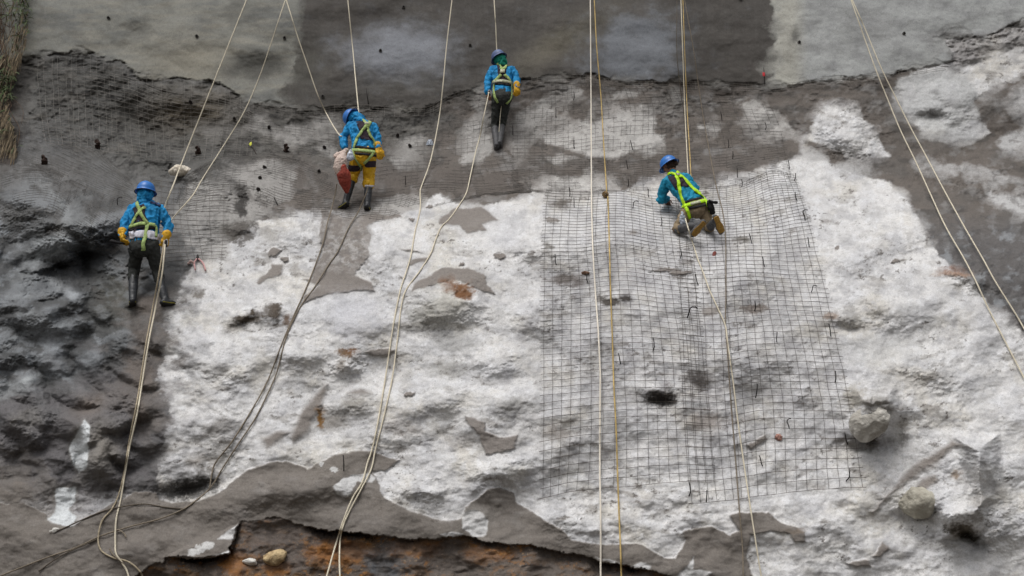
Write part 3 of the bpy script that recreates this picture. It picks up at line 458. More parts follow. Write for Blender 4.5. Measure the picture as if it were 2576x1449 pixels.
# ---------------------------------------------------------------- wire netting
M_wire = mat('rusty dark wire', (84, 77, 71), .6, .3, 3, metal=.3)
M_wire_light = mat('galvanised wire dusted with cement', (126, 122, 116), .6, .25, 4)
M_wire_mid = mat('cement spattered wire', (92, 88, 84), .7, .35, 5)
def net(label, lat, nrow, ncol, m=M_wire, r=.0027, off=.028, over=.5, bury=0.0, jit=1.0, rowgap=None, parts=1, colgap=None, skip=0):
    """lat: rows of control points (top to bottom) in picture units; wires follow the slope"""
    L = [cr(np.array(r_, float), 12) for r_ in lat]; n = min(map(len, L)); L = np.array([l[np.linspace(0, len(l) - 1, 49).round().astype(int)] for l in L])
    G = np.array([cr(L[:, j], 16) for j in range(L.shape[1])])           # [u][v]
    U_, V_ = G.shape[0] - 1, G.shape[1] - 1
    def at(u, v):
        u = np.clip(u, 0, 1) * U_; v = np.clip(v, 0, 1) * V_; i = np.minimum(u.astype(int), U_ - 1); j = np.minimum(v.astype(int), V_ - 1); a = (u - i)[:, None]; b = (v - j)[:, None]
        return (G[i, j] * (1 - a) + G[i + 1, j] * a) * (1 - b) + (G[i, j + 1] * (1 - a) + G[i + 1, j + 1] * a) * b
    mb = MB()
    def wire(u, v, ph, rs=1.0):
        q = at(u, v); nn = len(q); q = q + jit * np.stack([gnoise(q[:, 0] / 60 + ph, q[:, 1] / 50, 31), gnoise(q[:, 0] / 60, q[:, 1] / 50 + ph, 37)], 1)
        d = np.minimum(samp(DS, q[:, 0], q[:, 1]) - off, samp(D, q[:, 0], q[:, 1]) - .01); k = np.hanning(11)[1:-1]; k /= k.sum(); d = np.convolve(np.pad(d, 4, mode='edge'), k, 'valid'); d = np.minimum(d, samp(D, q[:, 0], q[:, 1]) - .002) + bury * ss(-.02, .22, fbm(q[:, 0] / 75, q[:, 1] / 34, 3, 301))
        mb.tube(pt(q[:, 0], q[:, 1], d), r * rs, 4, False)
    rows = np.linspace(0, 1, nrow); 
    if rowgap is not None: rows = np.interp(np.linspace(0, 1, nrow), np.linspace(0, 1, len(rowgap)), rowgap)
    for k, v in enumerate(rows):
        if rng.random() < skip: continue
        a, b = 0.0 + rng.uniform(0, .012), 1 - rng.uniform(0, .012); t = np.linspace(a, b, 90); wire(t, np.full(90, v), .3 * math.sin(k * 1.7) + k * .02)
    for k in range(ncol):
        u = (k + .5) / ncol
        if rng.random() < skip: continue
        t = np.linspace(0, 1, 120); wire(np.full(120, u), t, .3 * math.sin(k * 2.1), .72)
    o = link('wire_netting', mb.mesh('wire_netting', False), m, None, sp(*lat[0][len(lat[0]) // 2])); tag(o, label, 'wire netting'); return o
RG = [0, .09, .185, .285, .39, .50, .62, .745, .872, 1]
net('dark square wire netting over white rock, left of the overlap below the kneeling worker',
    [[(1368, 478), (1460, 482), (1560, 480), (1640, 492), (1728, 500)], [(1360, 600), (1450, 600), (1560, 592), (1650, 606), (1742, 616)], [(1357, 745), (1460, 738), (1570, 728), (1670, 738), (1762, 748)],
     [(1356, 900), (1460, 892), (1580, 884), (1690, 888), (1778, 896)], [(1356, 1080), (1460, 1066), (1590, 1055), (1700, 1052), (1792, 1058)], [(1355, 1256), (1450, 1234), (1590, 1222), (1710, 1212), (1806, 1212)]], 60, 18, rowgap=[0, .075, .155, .245, .34, .445, .56, .685, .82, 1][:10], jit=1.6, bury=.008)
net('dark square wire netting panel with a slanting right edge beneath the kneeling worker',
    [[(1690, 455), (1780, 470), (1860, 462), (1940, 430), (2000, 438)], [(1700, 540), (1780, 560), (1870, 560), (1960, 545), (2034, 530)], [(1702, 690), (1790, 690), (1880, 684), (1980, 690), (2076, 692)],
     [(1708, 850), (1800, 856), (1900, 846), (2010, 842), (2112, 846)], [(1716, 1040), (1810, 1044), (1920, 1026), (2040, 1028), (2150, 1030)], [(1730, 1266), (1830, 1260), (1930, 1245), (2050, 1232), (2184, 1225)]], 66, 19, rowgap=[0, .075, .155, .245, .34, .445, .56, .685, .82, 1], jit=1.8, bury=.008)
net('dark wire netting in tight rows over the brown band above the kneeling worker',
    [[(1290, 206), (1400, 205), (1500, 198), (1620, 212), (1740, 214), (1930, 222)], [(1285, 300), (1400, 292), (1520, 275), (1640, 268), (1760, 262), (1950, 270)], [(1285, 370), (1400, 372), (1520, 358), (1640, 352), (1780, 340), (1975, 335)],
     [(1285, 440), (1400, 430), (1520, 430), (1640, 422), (1790, 420), (1985, 392)], [(1290, 478), (1400, 484), (1540, 482), (1640, 478), (1790, 474), (2000, 445)]], 40, 42, m=M_wire_mid, r=.0025, bury=.05, jit=1.6, rowgap=[0, .2, .42, .62, .77, .89, 1])
net('brown wire netting draped below the topmost worker, between the hanging ropes',
    [[(880, 285), (980, 285), (1090, 285), (1190, 262), (1290, 235)], [(880, 355), (980, 352), (1090, 345), (1190, 335), (1290, 315)], [(880, 430), (990, 420), (1090, 415), (1190, 412), (1290, 400)], [(860, 500), (980, 500), (1080, 478), (1200, 480), (1340, 470)], [(850, 545), (960, 556), (1050, 530), (1180, 500), (1340, 484)]], 34, 26, m=M_wire_mid, r=.0023, bury=.08, jit=2.0, rowgap=[0, .2, .4, .57, .72, .86, 1])
net('wire netting over pale blotched rock left of the worker in yellow trousers',
    [[(560, 250), (640, 266), (720, 275), (800, 285), (900, 290)], [(560, 320), (640, 330), (720, 340), (800, 350), (890, 362)], [(540, 380), (640, 390), (730, 400), (810, 415), (880, 435)]], 20, 20, m=M_wire_mid, r=.0023, bury=.08, jit=2.0)
net('wavy netting draped over the smooth hump behind the pale sack',
    [[(470, 440), (540, 402), (620, 388), (720, 395), (830, 440)], [(455, 462), (540, 430), (630, 420), (720, 438), (850, 480)], [(440, 500), (530, 470), (630, 470), (720, 500), (860, 515)], [(420, 545), (520, 530), (620, 540), (720, 545), (860, 545)]], 30, 20, m=M_wire_mid, r=.0025, bury=.04, jit=2.6)
net('netting with open square cells beside the right elbow of the lowest worker',
    [[(380, 452), (430, 458), (480, 462), (580, 466)], [(385, 530), (430, 536), (480, 538), (580, 540)], [(400, 600), (440, 600), (490, 602), (575, 600)], [(410, 660), (450, 656), (500, 652), (568, 648)]], 18, 9, m=M_wire, jit=1.5)
net('wavy netting draped over the dark bulge at the left edge',
    [[(-60, 330), (30, 300), (110, 305), (210, 345), (330, 450)], [(-60, 400), (30, 385), (120, 410), (220, 450), (350, 500)], [(-60, 470), (40, 436), (130, 440), (210, 490), (330, 560)], [(-60, 560), (30, 510), (120, 500), (190, 540), (310, 620)], [(-60, 700), (20, 600), (90, 580), (160, 600), (290, 640)]], 48, 22, m=M_wire_mid, jit=2.6, r=.0025, bury=.05)
net('pale netting hanging over the dark rubble hollow under the left wall',
    [[(90, 150), (200, 140), (310, 165), (420, 205), (560, 222), (640, 258)], [(90, 200), (200, 195), (310, 215), (420, 250), (560, 270), (640, 305)], [(98, 290), (205, 290), (315, 315), (425, 335), (550, 345), (640, 352)], [(110, 360), (210, 372), (320, 390), (430, 405), (540, 400), (640, 392)]], 26, 34, m=M_wire_light, r=.0032, jit=2.2, skip=.15, off=.05)
net('short curled strip of netting along the foot of the dark middle wall',
    [[(640, 256), (760, 272), (860, 262), (980, 268), (1070, 270), (1130, 240), (1200, 216)], [(640, 278), (760, 294), (860, 288), (980, 292), (1070, 290), (1130, 266), (1200, 240)]], 5, 34, m=M_wire_light, r=.0032, jit=1.5, off=.06)
net('short upstanding edge of netting along the wall foot right of the topmost worker',
    [[(1330, 196), (1450, 188), (1500, 194), (1600, 206), (1760, 206), (1930, 214), (2050, 200), (2200, 188), (2390, 160)], [(1330, 214), (1450, 206), (1500, 214), (1600, 222), (1760, 222), (1930, 230), (2050, 214), (2200, 202), (2390, 174)]], 4, 66, m=M_wire_light, r=.0030, jit=1.5, off=.07)

# ---------------------------------------------------------------- ropes
M_rope = mat('cream kernmantle rope', (214, 205, 184), .85, .12, 120, .002, 400)
M_ropeg = mat('grimy grey rope', (128, 118, 104), .9, .2, 60, .002, 400)
M_ropey = mat('weathered yellow rope', (196, 170, 112), .85, .25, 6, .002, 400)
M_roped = mat('muddy dark rope', (98, 90, 80), .9, .2, 40, .002, 400)
def rope(label, P, m=M_rope, r=.0095, group=None, cat='rope'):
    """P: (dx, dy, metres in front of the slope) or (dx, dy, ('D', depth))"""
    ctl = []
    for p in P:
        o = p[2] if len(p) > 2 else .02
        d = o[1] if isinstance(o, tuple) else float(samp(DS, p[0], p[1])) - o
        ctl.append(pt(p[0], p[1], d))
    C = cr(ctl, 14); x, y, d = proj(C); ok = (y > -60); lim = samp(D, x, y) - r * 1.15; lim = np.minimum(lim, d)
    lim = np.where(d > samp(D, x, y) - r * 1.15, samp(D, x, y) - r * 1.15, d); lim2 = np.convolve(np.pad(lim, 2, mode='edge'), np.ones(5) / 5, 'valid'); lim = np.minimum(lim2, samp(D, x, y) - r)
    mb = MB().tube(pt(x, y, lim), r, 8); o = link('rope', mb.mesh('rope'), m, None, ctl[-1]); return tag(o, label, cat, group)
T = .35
def up(x0, y0, x1, y1, off=.5, ext=260): # point far above the frame on the same line
    t = -ext / (y1 - y0) ; return (x0 + (x1 - x0) * t, y0 - ext, off)

# ---------------------------------------------------------------- people
M_shirt = mat('bright blue jersey', (28, 138, 196), .75, .24, 9, .004, 60)
M_shirt2 = mat('teal blue jersey', (24, 136, 170), .75, .24, 6, .004, 60)
M_helm = mat('blue plastic helmet', (46, 114, 192), .38, .06, 5, spec=.5)
M_helm2 = mat('dull dusty blue helmet', (92, 108, 148), .5, .14, 12, spec=.4)
M_navy = mat('dark helmet rim', (34, 46, 84), .6)
M_trdk = mat('dark charcoal trousers', (52, 54, 52), .85, .15, 12, .004, 50)
M_trnv = mat('navy work trousers', (44, 48, 62), .85, .15, 12, .004, 50)
M_trylw = mat('yellow rain trousers', (214, 168, 20), .45, .10, 10, .004, 40, spec=.45)
M_trtan = mat('khaki trousers', (142, 126, 102), .85, .12, 12, .004, 50)
M_boot = mat('black rubber boots', (44, 46, 50), .45, .15, 10, spec=.45)
M_bootg = mat('dusty grey rubber boots', (84, 84, 86), .6, .2, 14)
M_sole = mat('ochre rubber sole', (158, 122, 58), .7, .2, 40, .006, 60)
M_skin = mat('tan skin', (150, 108, 84), .6, .06, 8)
M_glove = mat('yellow leather glove', (212, 162, 34), .6, .24, 20, .006, 50)
M_vest = mat('dark harness back pad', (56, 46, 54), .9, .15, 40, .003, 200)
M_strapA = mat('pale lime webbing', (160, 182, 112), .7, .2, 60, .001, 500)
M_strapB = mat('fluorescent lime webbing', (184, 232, 32), .6, .08, 60, .001, 500)
M_refl = mat('grey reflective tape', (176, 178, 150), .4, .1, 30)
M_black = mat('black webbing', (30, 28, 30), .8)
M_teal = mat('teal scarf', (24, 132, 112), .85, .2, 30, .006, 60)
M_white = mat('white shirt tail', (206, 206, 216), .8, .08, 12, .004, 40)
M_hair = mat('dark brown hair', (62, 44, 36), .7, .25, 60, .004, 120)
M_steel = mat('steel buckle', (150, 150, 150), .35, .1, 10, metal=.9)
M_yel = mat('yellow boot trim', (170, 160, 62), .6); M_sdark = mat('black rubber sole', (36, 34, 32), .7)

def nrm(v): v = np.asarray(v, float); return v / max(np.linalg.norm(v), 1e-9)
def hand_mb(mb, wrist, dirn, palmn, curl=.6, s=1.0, gl=1.0, side=1):
    """palm, four unequal bent fingers and a thumb"""
    d = nrm(dirn); n = nrm(np.asarray(palmn) - d * (np.asarray(palmn) @ d)); a = np.cross(d, n) * side
    w_ = np.asarray(wrist, float)
    mb.loft([(w_ - d * .01, .028 * gl * s, .022 * gl * s, a), (w_ + d * .035 * s, .040 * gl * s, .018 * gl * s, a), (w_ + d *   .085 * s, .042 * gl * s, .016 * gl * s, a)], 12)
    for k, (o, L) in enumerate([(-.031, .062), (-.011, .072), (.011, .076), (.031, .068)]):
        p = w_ + d * .09 * s + a * o * s * 1.08; dd = d.copy(); P = [p]
        for j, fr in enumerate((.45, .32, .25)):
            an = curl * (.55 + .25 * j) * (1 + .08 * k); dd = nrm(dd * math.cos(an) + n * math.sin(an)); dd_ = dd; p = p + dd_ * L * fr * s; P.append(p)
        mb.chain(P, [.0105 * gl * s, .0100 * gl * s, .0092 * gl * s, .0082 * gl * s], 8)
    p = w_ + d * .03 * s + a * .030 * s; P = [p, p + (d * .5 + a * .7 + n * .35) * .034 * s, p + (d * .95 + a * .85 + n * .85) * .045 * s + d * .015 * s]
    mb.chain(P, [.013 * gl * s, .0115 * gl * s, .0095 * gl * s], 8)

def person(label, J, off0, opts):
    """J: joint name -> (dx, dy, depth offset) ; all resting on depth off0"""
    g = {k: pt(v[0], v[1], off0 + v[2]) for k, v in J.items()}
    foot = .5 * (g['ankL'] + g['ankR']); foot = foot - np.array([0, 0, .08])
    P = thing('person', foot, label, 'person')
    tw = nrm(g['shR'] - g['shL']); hw = nrm(g['hipR'] - g['hipL'])
    pel = .5 * (g['hipL'] + g['hipR']); chest = .5 * (g['shL'] + g['shR']); spine = nrm(chest - pel); mid = g.get('waist', .5 * (pel + chest)); 
    back = nrm(np.cross(tw, spine))
    if back @ FWD > 0: back = -back            # towards the viewer
    hd = g['head']; face = nrm(opts.get('face', FWD)); hup = nrm(hd - g['neck'])
    face = nrm(face - hup * (face @ hup)); hr = np.cross(face, hup); A = np.array([hr, face, hup])
    # ---- body
    mb = MB()
    mb.ball(hd, (.073, .092, .105), A); mb.ball(hd + hup * -.055 + face * .03, (.052, .062, .058), A)
    mb.chain([hd + face * .086 + hup * .012, hd + face * .104 - hup * .022], [.010, .014], 8)      # nose
    mb.ball(hd + face * .083 - hup * .052, (.026, .010, .008), A, 6)                                 # mouth
    for s_ in (-1, 1):
        mb.ball(hd + hr * .073 * s_ - hup * .012, (.012, .022, .032), A, 6); mb.ball(hd + face * .080 + hr * .032 * s_ + hup * .020, (.020, .010, .008), A, 6)
    mb.chain([hd - hup * .06 - face * .015, g['neck'], chest + spine * .0], [.055, .056, .07])
    mb.loft([(pel, .13, .09, hw), (mid, .12, .085, tw), (chest - spine * .08, .145, .095, tw), (chest, .13, .07, tw)])
    for s_ in 'LR':
        mb.chain([g['sh' + s_], g['elb' + s_], g['wri' + s_]], [.048, .038, .026]); mb.chain([g['hip' + s_], g['knee' + s_], g['ank' + s_]], [.075, .052, .038])
    for s_ in 'LR':
        if s_ in opts.get('bare', ''):
            o = opts['hand' + s_]; hand_mb(mb, g['wri' + s_], o[0], o[1], o[2], 1.0, 1.0, -1 if s_ == 'L' else 1)
    body = link('body', remesh(mb.mesh('body'), .0085, 2), M_skin, P)
    # ---- jersey
    mb = MB(); sb = opts.get('bulk', 1.0); hem = opts.get('hem', .02)
    lo = pel + spine * hem
    mb.loft([(lo, .155 * sb, .118 * sb, hw), (mid, .148 * sb, .112 * sb, tw), (mid * .45 + chest * .55 + back * .012, .168 * sb, .125 * sb, tw), (chest - spine * .06 + back * .012, .178 * sb, .118 * sb, tw), (chest + spine * .01, .125 * sb, .082 * sb, tw)], 20)
    mb.chain([chest, g['neck'] + spine * .0], [.085, .066])
    for s_ in 'LR':
        a, b, c = g['sh' + s_], g['elb' + s_], g['wri' + s_]; inn = chest - spine * .02
        mb.chain([inn * .35 + a * .65 - spine * .03, a - spine * .012, a * .5 + b * .5, b, b * .5 + c * .5, c], [.085, .070, .063, .057, .051, .042]); mb.chain([chest * .5 + g['neck'] * .5, chest * .35 + a * .65 - spine * .004, a - spine * .02], [.066, .066, .066])
    jersey = link('jersey', remesh(mb.mesh('jersey'), .010, 3, .018, 16, opts['seed'], (1, 1, .55)), opts['shirt'], P)
    # ---- trousers
    mb = MB(); tr = opts.get('legs', 1.0)
    mb.loft([(pel + spine * .10, .140, .105, hw), (pel + spine * .02 + back * .01, .160, .122, hw), (pel - spine * .05 + back * .012, .155, .120, hw)], 20)
    for s_ in 'LR':
        h, k, a = g['hip' + s_], g['knee' + s_], g['ank' + s_]; e = opts.get('trend', {}).get(s_, opts.get('trlen', .8)); q = k + (a - k) * e
        mb.chain([h - spine * .0, h * .5 + k * .5, k, q], [.098, .083 * tr, .066 * tr, opts.get('cuff', .056) * tr])
    trous = link('trousers', remesh(mb.mesh('trousers'), .010, 3, .011, 15, opts['seed'] + 5, (1, 1, .7)), opts['trouser'], P)
    # ---- boots
    for s_ in 'LR':
        k, a, t = g['knee' + s_], g['ank' + s_], g['toe' + s_]; mb = MB(); top = a + (k - a) * opts.get('boottop', .8)
        legd = nrm(a - k); fd = nrm(t - a); heel = a - fd * .045 + legd * .055
        mb.chain([top, a * .55 + top * .45, a - legd * .02, a + legd * .02], [.060, .057, .047, .048])
        side = nrm(np.cross(fd, legd)); ball = a + (t - a) * .62 + legd * .045
        mb.loft([(heel, .038, .036, side), (a + legd * .045 + (t - a) * .2, .042, .042, side), (ball, .050, .034, side), (a + (t - a) * 1.0 + legd * .055, .040, .026, side)], 14)
        bt = link('boot', remesh(mb.mesh('boot'), .009, 3, .003, 20, 3), opts.get('boot', M_boot), P)
        mb = MB(); sd2 = nrm(np.cross(side, fd)); sd2 = sd2 if sd2 @ legd > 0 else -sd2
        o_ = legd * .088
        mb.loft([(heel + sd2 * .034, .042, .010, side), (a + (t - a) * .25 + o_, .038, .010, side), (a + (t - a) * .62 + o_, .056, .010, side), (a + (t - a) * 1.02 + o_, .042, .009, side)], 16)
        so = link('sole', mb.mesh('sole'), opts.get('sole', M_sdark), bt)
        if 'sole' not in opts:
            mb = MB(); u2 = -legd * .020; mb.loft([(heel + sd2 * .034 + u2, .041, .008, side), (a + (t - a) * .25 + o_ + u2, .041, .008, side), (a + (t - a) * .62 + o_ + u2, .053, .008, side), (a + (t - a) * 1.02 + o_ + u2, .040, .008, side)], 16); link('trim', mb.mesh('trim'), M_yel, bt)
    # ---- gloves
    for s_ in 'LR':
        if s_ in opts.get('glove', ''):
            o = opts['hand' + s_]; mb = MB(); hand_mb(mb, g['wri' + s_], o[0], o[1], o[2], o[3] if len(o) > 3 else 1.15, 1.35, -1 if s_ == 'L' else 1)
            mb.chain([g['wri' + s_] - nrm(o[0]) * .05, g['wri' + s_] + nrm(o[0]) * .02], [.060, .046])
            link('glove', remesh(mb.mesh('glove'), .0065, 1, .004, 26, 9), M_glove, P)
    # ---- helmet
    mb = MB(); hc = hd + hup * .018 - face * .008; v = []; f = []; NS = 32; rings = []
    for i, th in enumerate(np.linspace(0, 96, 12)):
        r_ = math.sin(R(th)); z = math.cos(R(th)); rings.append((r_ * 1.0, z))
    prof = [(r_ * .118, z * .122) for r_, z in rings] + [(.128, -.022), (.140, -.030), (.142, -.036), (.130, -.034), (.112, -.024), (.108, .01)]
    for r_, z in prof:
        for j in range(NS):
            ph = 2 * math.pi * j / NS; ext = 1 + (.16 * max(0, math.cos(ph)) ** 3 if z < -.01 and r_ > .12 else 0); ridge = 1 + .02 * (abs(math.sin(ph)) < .25)
            v.append(hc + hr * math.sin(ph) * r_ * ridge * ext + face * math.cos(ph) * r_ * 1.12 * ext + hup * z * (1.0 + .02 * (abs(math.sin(ph)) < .25)))
    for i in range(len(prof) - 1):
        for j in range(NS): a = i * NS + j; b = i * NS + (j + 1) % NS; f.append((a, b, b + NS, a + NS))
    mb.add(v, f); hel = link('helmet', mb.mesh('helmet'), opts['helm'], P)
    mb = MB(); q = np.linspace(0, 2 * math.pi, 41); mb.tube([hc + hr * math.sin(t) * .139 + face * math.cos(t) * .158 - hup * .036 for t in q], .006, 6, False); link('rim', mb.mesh('rim'), M_navy, hel)
    # ---- scarf / hood / hair
    sc = opts.get('scarf')
    if sc:
        mb = MB(); mb.ball(hd - hup * .03 - face * .012, (.098, .100, .098), A); mb.chain([hd - hup * .07 - face * .035, g['neck'] - face * .03 + hup * .0, g['neck'] * .6 + chest * .4 + back * .06], [.092, .088, .06])
        if sc[1]: mb.chain([hd - face * .09 - hup * .02, hd - face * .115 - hup * .07 + hr * .03, g['neck'] + back * .10 - spine * .04], [.03, .026, .012])
        link('scarf', remesh(mb.mesh('scarf'), .008, 2, .012, 24, 4), sc[0], P)
    if opts.get('hair'):
        mb = MB(); mb.ball(hd - face * .022 - hup * .012, (.082, .084, .094), A); mb.ball(hd - face * .10 - hup * .045 + hr * .02, (.038, .034, .036), A)
        link('hair', remesh(mb.mesh('hair'), .007, 1, .006, 40, 4), M_hair, P)
    # ---- things strapped on: laid over the clothes
    vs = []; fs = []; n0 = 0
    for o in (jersey, trous):
        org = ORG[o.name]; vs += [Vector(np.array(q.co) + org) for q in o.data.vertices]; fs += [tuple(i + n0 for i in p.vertices) for p in o.data.polygons]; n0 = len(vs)
    bvh = BVHTree.FromPolygons(vs, fs)
    def hit(x, y):
        dr = Vector(nrm(pt(x, y, 1.0) - CAM)); h = bvh.ray_cast(Vector(CAM), dr, 60); return (None, None) if h[0] is None else (np.array(h[0]), np.array(h[1]))
    def strap(name, pts, wid, m, lift=.010, th=.004, par=P, nn=10):
        """webbing in picture units (dx, dy), width in metres; wraps round the clothes"""
        C = cr(np.array(pts, float), nn); Q = []; N = []
        for x, y in C:
            a, n_ = hit(x, y)
            if a is None: continue
            if n_ @ (CAM - a) < 0: n_ = -n_
            Q.append(a); N.append(n_)
        if len(Q) < 3: return None
        Q = np.array(Q); N = np.array(N)
        for _ in range(3): Qs = Q.copy(); Qs[1:-1] = (Q[:-2] + Q[1:-1] * 2 + Q[2:]) / 4; Q = Qs; Ns = N.copy(); Ns[1:-1] = N[:-2] + N[1:-1] + N[2:]; N = Ns / np.linalg.norm(Ns, axis=1)[:, None]
        T_ = np.gradient(Q, axis=0); T_ /= np.linalg.norm(T_, axis=1)[:, None]; v = []; f = []; wi = np.broadcast_to(np.asarray(wid if np.isscalar(wid) else np.interp(np.linspace(0, 1, len(Q)), np.linspace(0, 1, len(wid)), wid), float), (len(Q),))
        cols = 7 if wi.max() > .07 else 3
        for i in range(len(Q)):
            s_ = nrm(np.cross(T_[i], N[i])); row = []
            for c in np.linspace(-.5, .5, cols):
                p = Q[i] + s_ * c * wi[i]; px_, py_, dd_ = proj(p); a, n_ = hit(px_, py_)
                if a is not None and abs(proj(a)[2] - dd_) < .09: b_ = a + N[i] * lift
                else: b_ = p + N[i] * (lift - .06 * (abs(c) * 2) ** 2 * wi[i] / .15)
                row.append(b_)
            v += row + [p - N[i] * th for p in row]
        K = 2 * cols
        for i in range(len(Q) - 1):
            for c in range(cols - 1):
                a = i * K + c; f.append((a, a + 1, a + 1 + K, a + K)); a += cols; f.append((a + K, a + 1 + K, a + 1, a))
            a = i * K; f.append((a, a + K, a + K + cols, a + cols)); a = i * K + cols - 1; f.append((a, a + cols, a + K + cols, a + K))
        for i in (0, len(Q) - 1):
            for c in range(cols - 1): a = i * K + c; f.append((a, a + cols, a + cols + 1, a + 1))
        me = MB().add(v, f).mesh(name); bm = bmesh.new(); bm.from_mesh(me); bmesh.ops.recalc_face_normals(bm, faces=bm.faces); bm.to_mesh(me); bm.free()
        return link(name, me, m, par)
    return P, g, strap, hit, dict(back=back, spine=spine, chest=chest, pel=pel, tw=tw)


# ---------------------------------------------------------------- the four workers
def zc(x0, y0, k): return lambda *P: [(x0 + x / k, y0 + y / k) for x, y in P]
X_, Y_, Z_ = np.eye(3)
z1 = zc(276.7, 446.5, 4.188); o1 = float(samp(DS, 375, 765)) - .055
W1, g1, st1, hit1, f1 = person('lowest worker, blue jersey and neck cloth, white shirt tail, yellow gloves at the hips',
    dict(head=(367, 482, .50), neck=(364, 508, .46), shL=(336, 524, .44), shR=(398, 522, .44), elbL=(315, 562, .36), elbR=(424, 568, .38), wriL=(308, 590, .20), wriR=(417, 598, .24), waist=(363, 578, .30),
         hipL=(345, 616, .20), hipR=(381, 616, .20), kneeL=(337, 678, .27), kneeR=(396, 682, .25), ankL=(334, 750, .02), ankR=(415, 753, .05), toeL=(334, 764, .17), toeR=(438, 757, .12)), o1,
    dict(seed=1, bulk=1.14, hem=.07, shirt=M_shirt, trouser=M_trdk, legs=1.0, helm=M_helm, scarf=(M_shirt, True), glove='LR', handL=((.25, -.25, -.9), (.9, .3, .1), 1.0, 1.15), handR=((-.1, -.1, -1), (-.6, .6, 0), 1.1, .9), trlen=.35, boottop=.72, cuff=.062, face=(-.15, 1, -.25)))
st1('back_pad', z1((300, 300), (320, 400), (340, 500), (345, 560)), [.16, .13, .17, .20], M_vest, .008)
st1('harness_strap', z1((285, 262), (305, 330), (330, 400)), .045, M_strapA, .016); st1('harness_strap', z1((372, 315), (320, 355), (270, 430), (222, 525)), .042, M_strapA, .018)
st1('harness_strap', z1((320, 380), (350, 425), (400, 490)), .040, M_strapA, .020); st1('belt', z1((215, 556), (290, 532), (360, 520), (480, 535)), .050, M_black, .014); st1('waist_strap', z1((212, 525), (280, 503), (350, 488), (470, 505)), .048, M_strapA, .019)
st1('shirt_tail', z1((203, 610), (280, 600), (370, 598), (460, 612), (545, 650)), [.10, .105, .10, .11, .08], M_white, .012)
st1('leg_strap', z1((398, 505), (385, 600), (358, 690), (350, 770)), .048, M_strapA, .022); st1('leg_strap', z1((470, 505), (486, 560), (476, 640)), .030, M_strapA, .022); st1('leg_strap', z1((205, 770), (250, 815), (320, 835)), .035, M_trdk, .01)
st1('shoulder_strap', z1((420, 262), (470, 275), (530, 300)), .035, M_navy, .014)

z2 = zc(817.6, 257.9, 4.902); o2 = float(samp(DS, 900, 522)) - .055
W2, g2, st2, hit2, f2 = person('worker bending forward in yellow trousers and black boots with a sack at the side',
    dict(head=(884, 298, .50), neck=(905, 307, .44), shL=(884, 316, .40), shR=(938, 318, .40), elbL=(863, 347, .38), elbR=(948, 346, .34), wriL=(866, 370, .24), wriR=(952, 372, .20), waist=(914, 358, .25),
         hipL=(900, 390, .15), hipR=(929, 390, .15), kneeL=(889, 440, .23), kneeR=(928, 450, .20), ankL=(870, 508, .0), ankR=(924, 514, .0), toeL=(856, 519, .04), toeR=(930, 526, .15)), o2,
    dict(seed=2, bulk=1.06, hem=.10, shirt=M_shirt, trouser=M_trylw, legs=1.14, helm=M_helm, scarf=(M_shirt, False), glove='R', bare='L', handL=((.3, .0, -.95), (.6, .5, 0), .9), handR=((.3, -.15, -.95), (-.5, .8, 0), .9, 1.2), trlen=.16, trend=dict(L=.12, R=.20), cuff=.078, boottop=.86, face=(-.45, .6, -.65)))
st2('back_pad', z2((425, 235), (470, 310), (500, 400), (500, 455)), [.10, .14, .18, .22], M_vest, .008)
for P, w_ in (((350, 168), (430, 195), (490, 240), (520, 290)), .040), (((565, 215), (540, 265), (515, 300)), .055), (((505, 290), (450, 370), (395, 455), (362, 560)), .044), (((520, 300), (548, 400), (600, 480), (625, 575)), .042): st2('harness_strap', z2(*P), w_, M_strapA, .018)
st2('reflective_band', z2((488, 265), (530, 265)), .05, M_refl, .024); st2('belt', z2((370, 545), (500, 560), (645, 590)), .036, M_black, .012); st2('waist_strap', z2((338, 585), (480, 598), (635, 615)), .050, M_strapA, .014); st2('belt', z2((375, 628), (500, 640), (645, 662)), .036, M_black, .012)
st2('leg_strap', z2((350, 590), (372, 680), (425, 760), (440, 840)), .036, M_strapA, .018); st2('leg_strap', z2((590, 630), (540, 690), (480, 750)), .036, M_strapA, .018)
st2('knee_patch', z2((290, 808), (360, 815), (432, 808)), .095, M_vest, .008); st2('knee_patch', z2((488, 765), (560, 760), (630, 758)), .092, M_vest, .008); st2('trouser_sock', z2((495, 1030), (610, 1030)), .035, M_white, .008)

z3 = zc(1195, 113.2, 5.009); o3 = float(samp(DS, 1250, 376)) - .055
W3, g3, st3, hit3, f3 = person('topmost worker in blue jersey and green head scarf with slim dark trousers',
    dict(head=(1254, 146, .60), neck=(1262, 163, .56), shL=(1241, 175, .55), shR=(1287, 175, .55), elbL=(1226, 205, .48), elbR=(1299, 199, .46), wriL=(1227, 232, .36), wriR=(1300, 218, .28), waist=(1263, 215, .38),
         hipL=(1251, 243, .28), hipR=(1274, 243, .28), kneeL=(1244, 315, .33), kneeR=(1263, 312, .34), ankL=(1249, 362, .04), ankR=(1257, 356, .10), toeL=(1248, 374, .18), toeR=(1259, 368, .22)), o3,
    dict(seed=3, bulk=1.0, hem=.03, shirt=M_shirt, trouser=M_trdk, legs=.9, helm=M_helm2, scarf=(M_teal, True), glove='R', bare='L', handL=((.2, .1, -1), (.6, .5, 0), .8), handR=((.05, -.2, -1), (-.5, .8, 0), 1.0, 1.12), trlen=.20, cuff=.056, boottop=.82, boot=M_bootg, sole=M_bootg, face=(-.35, 1, -.1)))
st3('back_pad', z3((345, 225), (340, 310), (340, 380), (345, 440), (350, 480)), [.19, .15, .13, .22, .26], M_vest, .008)
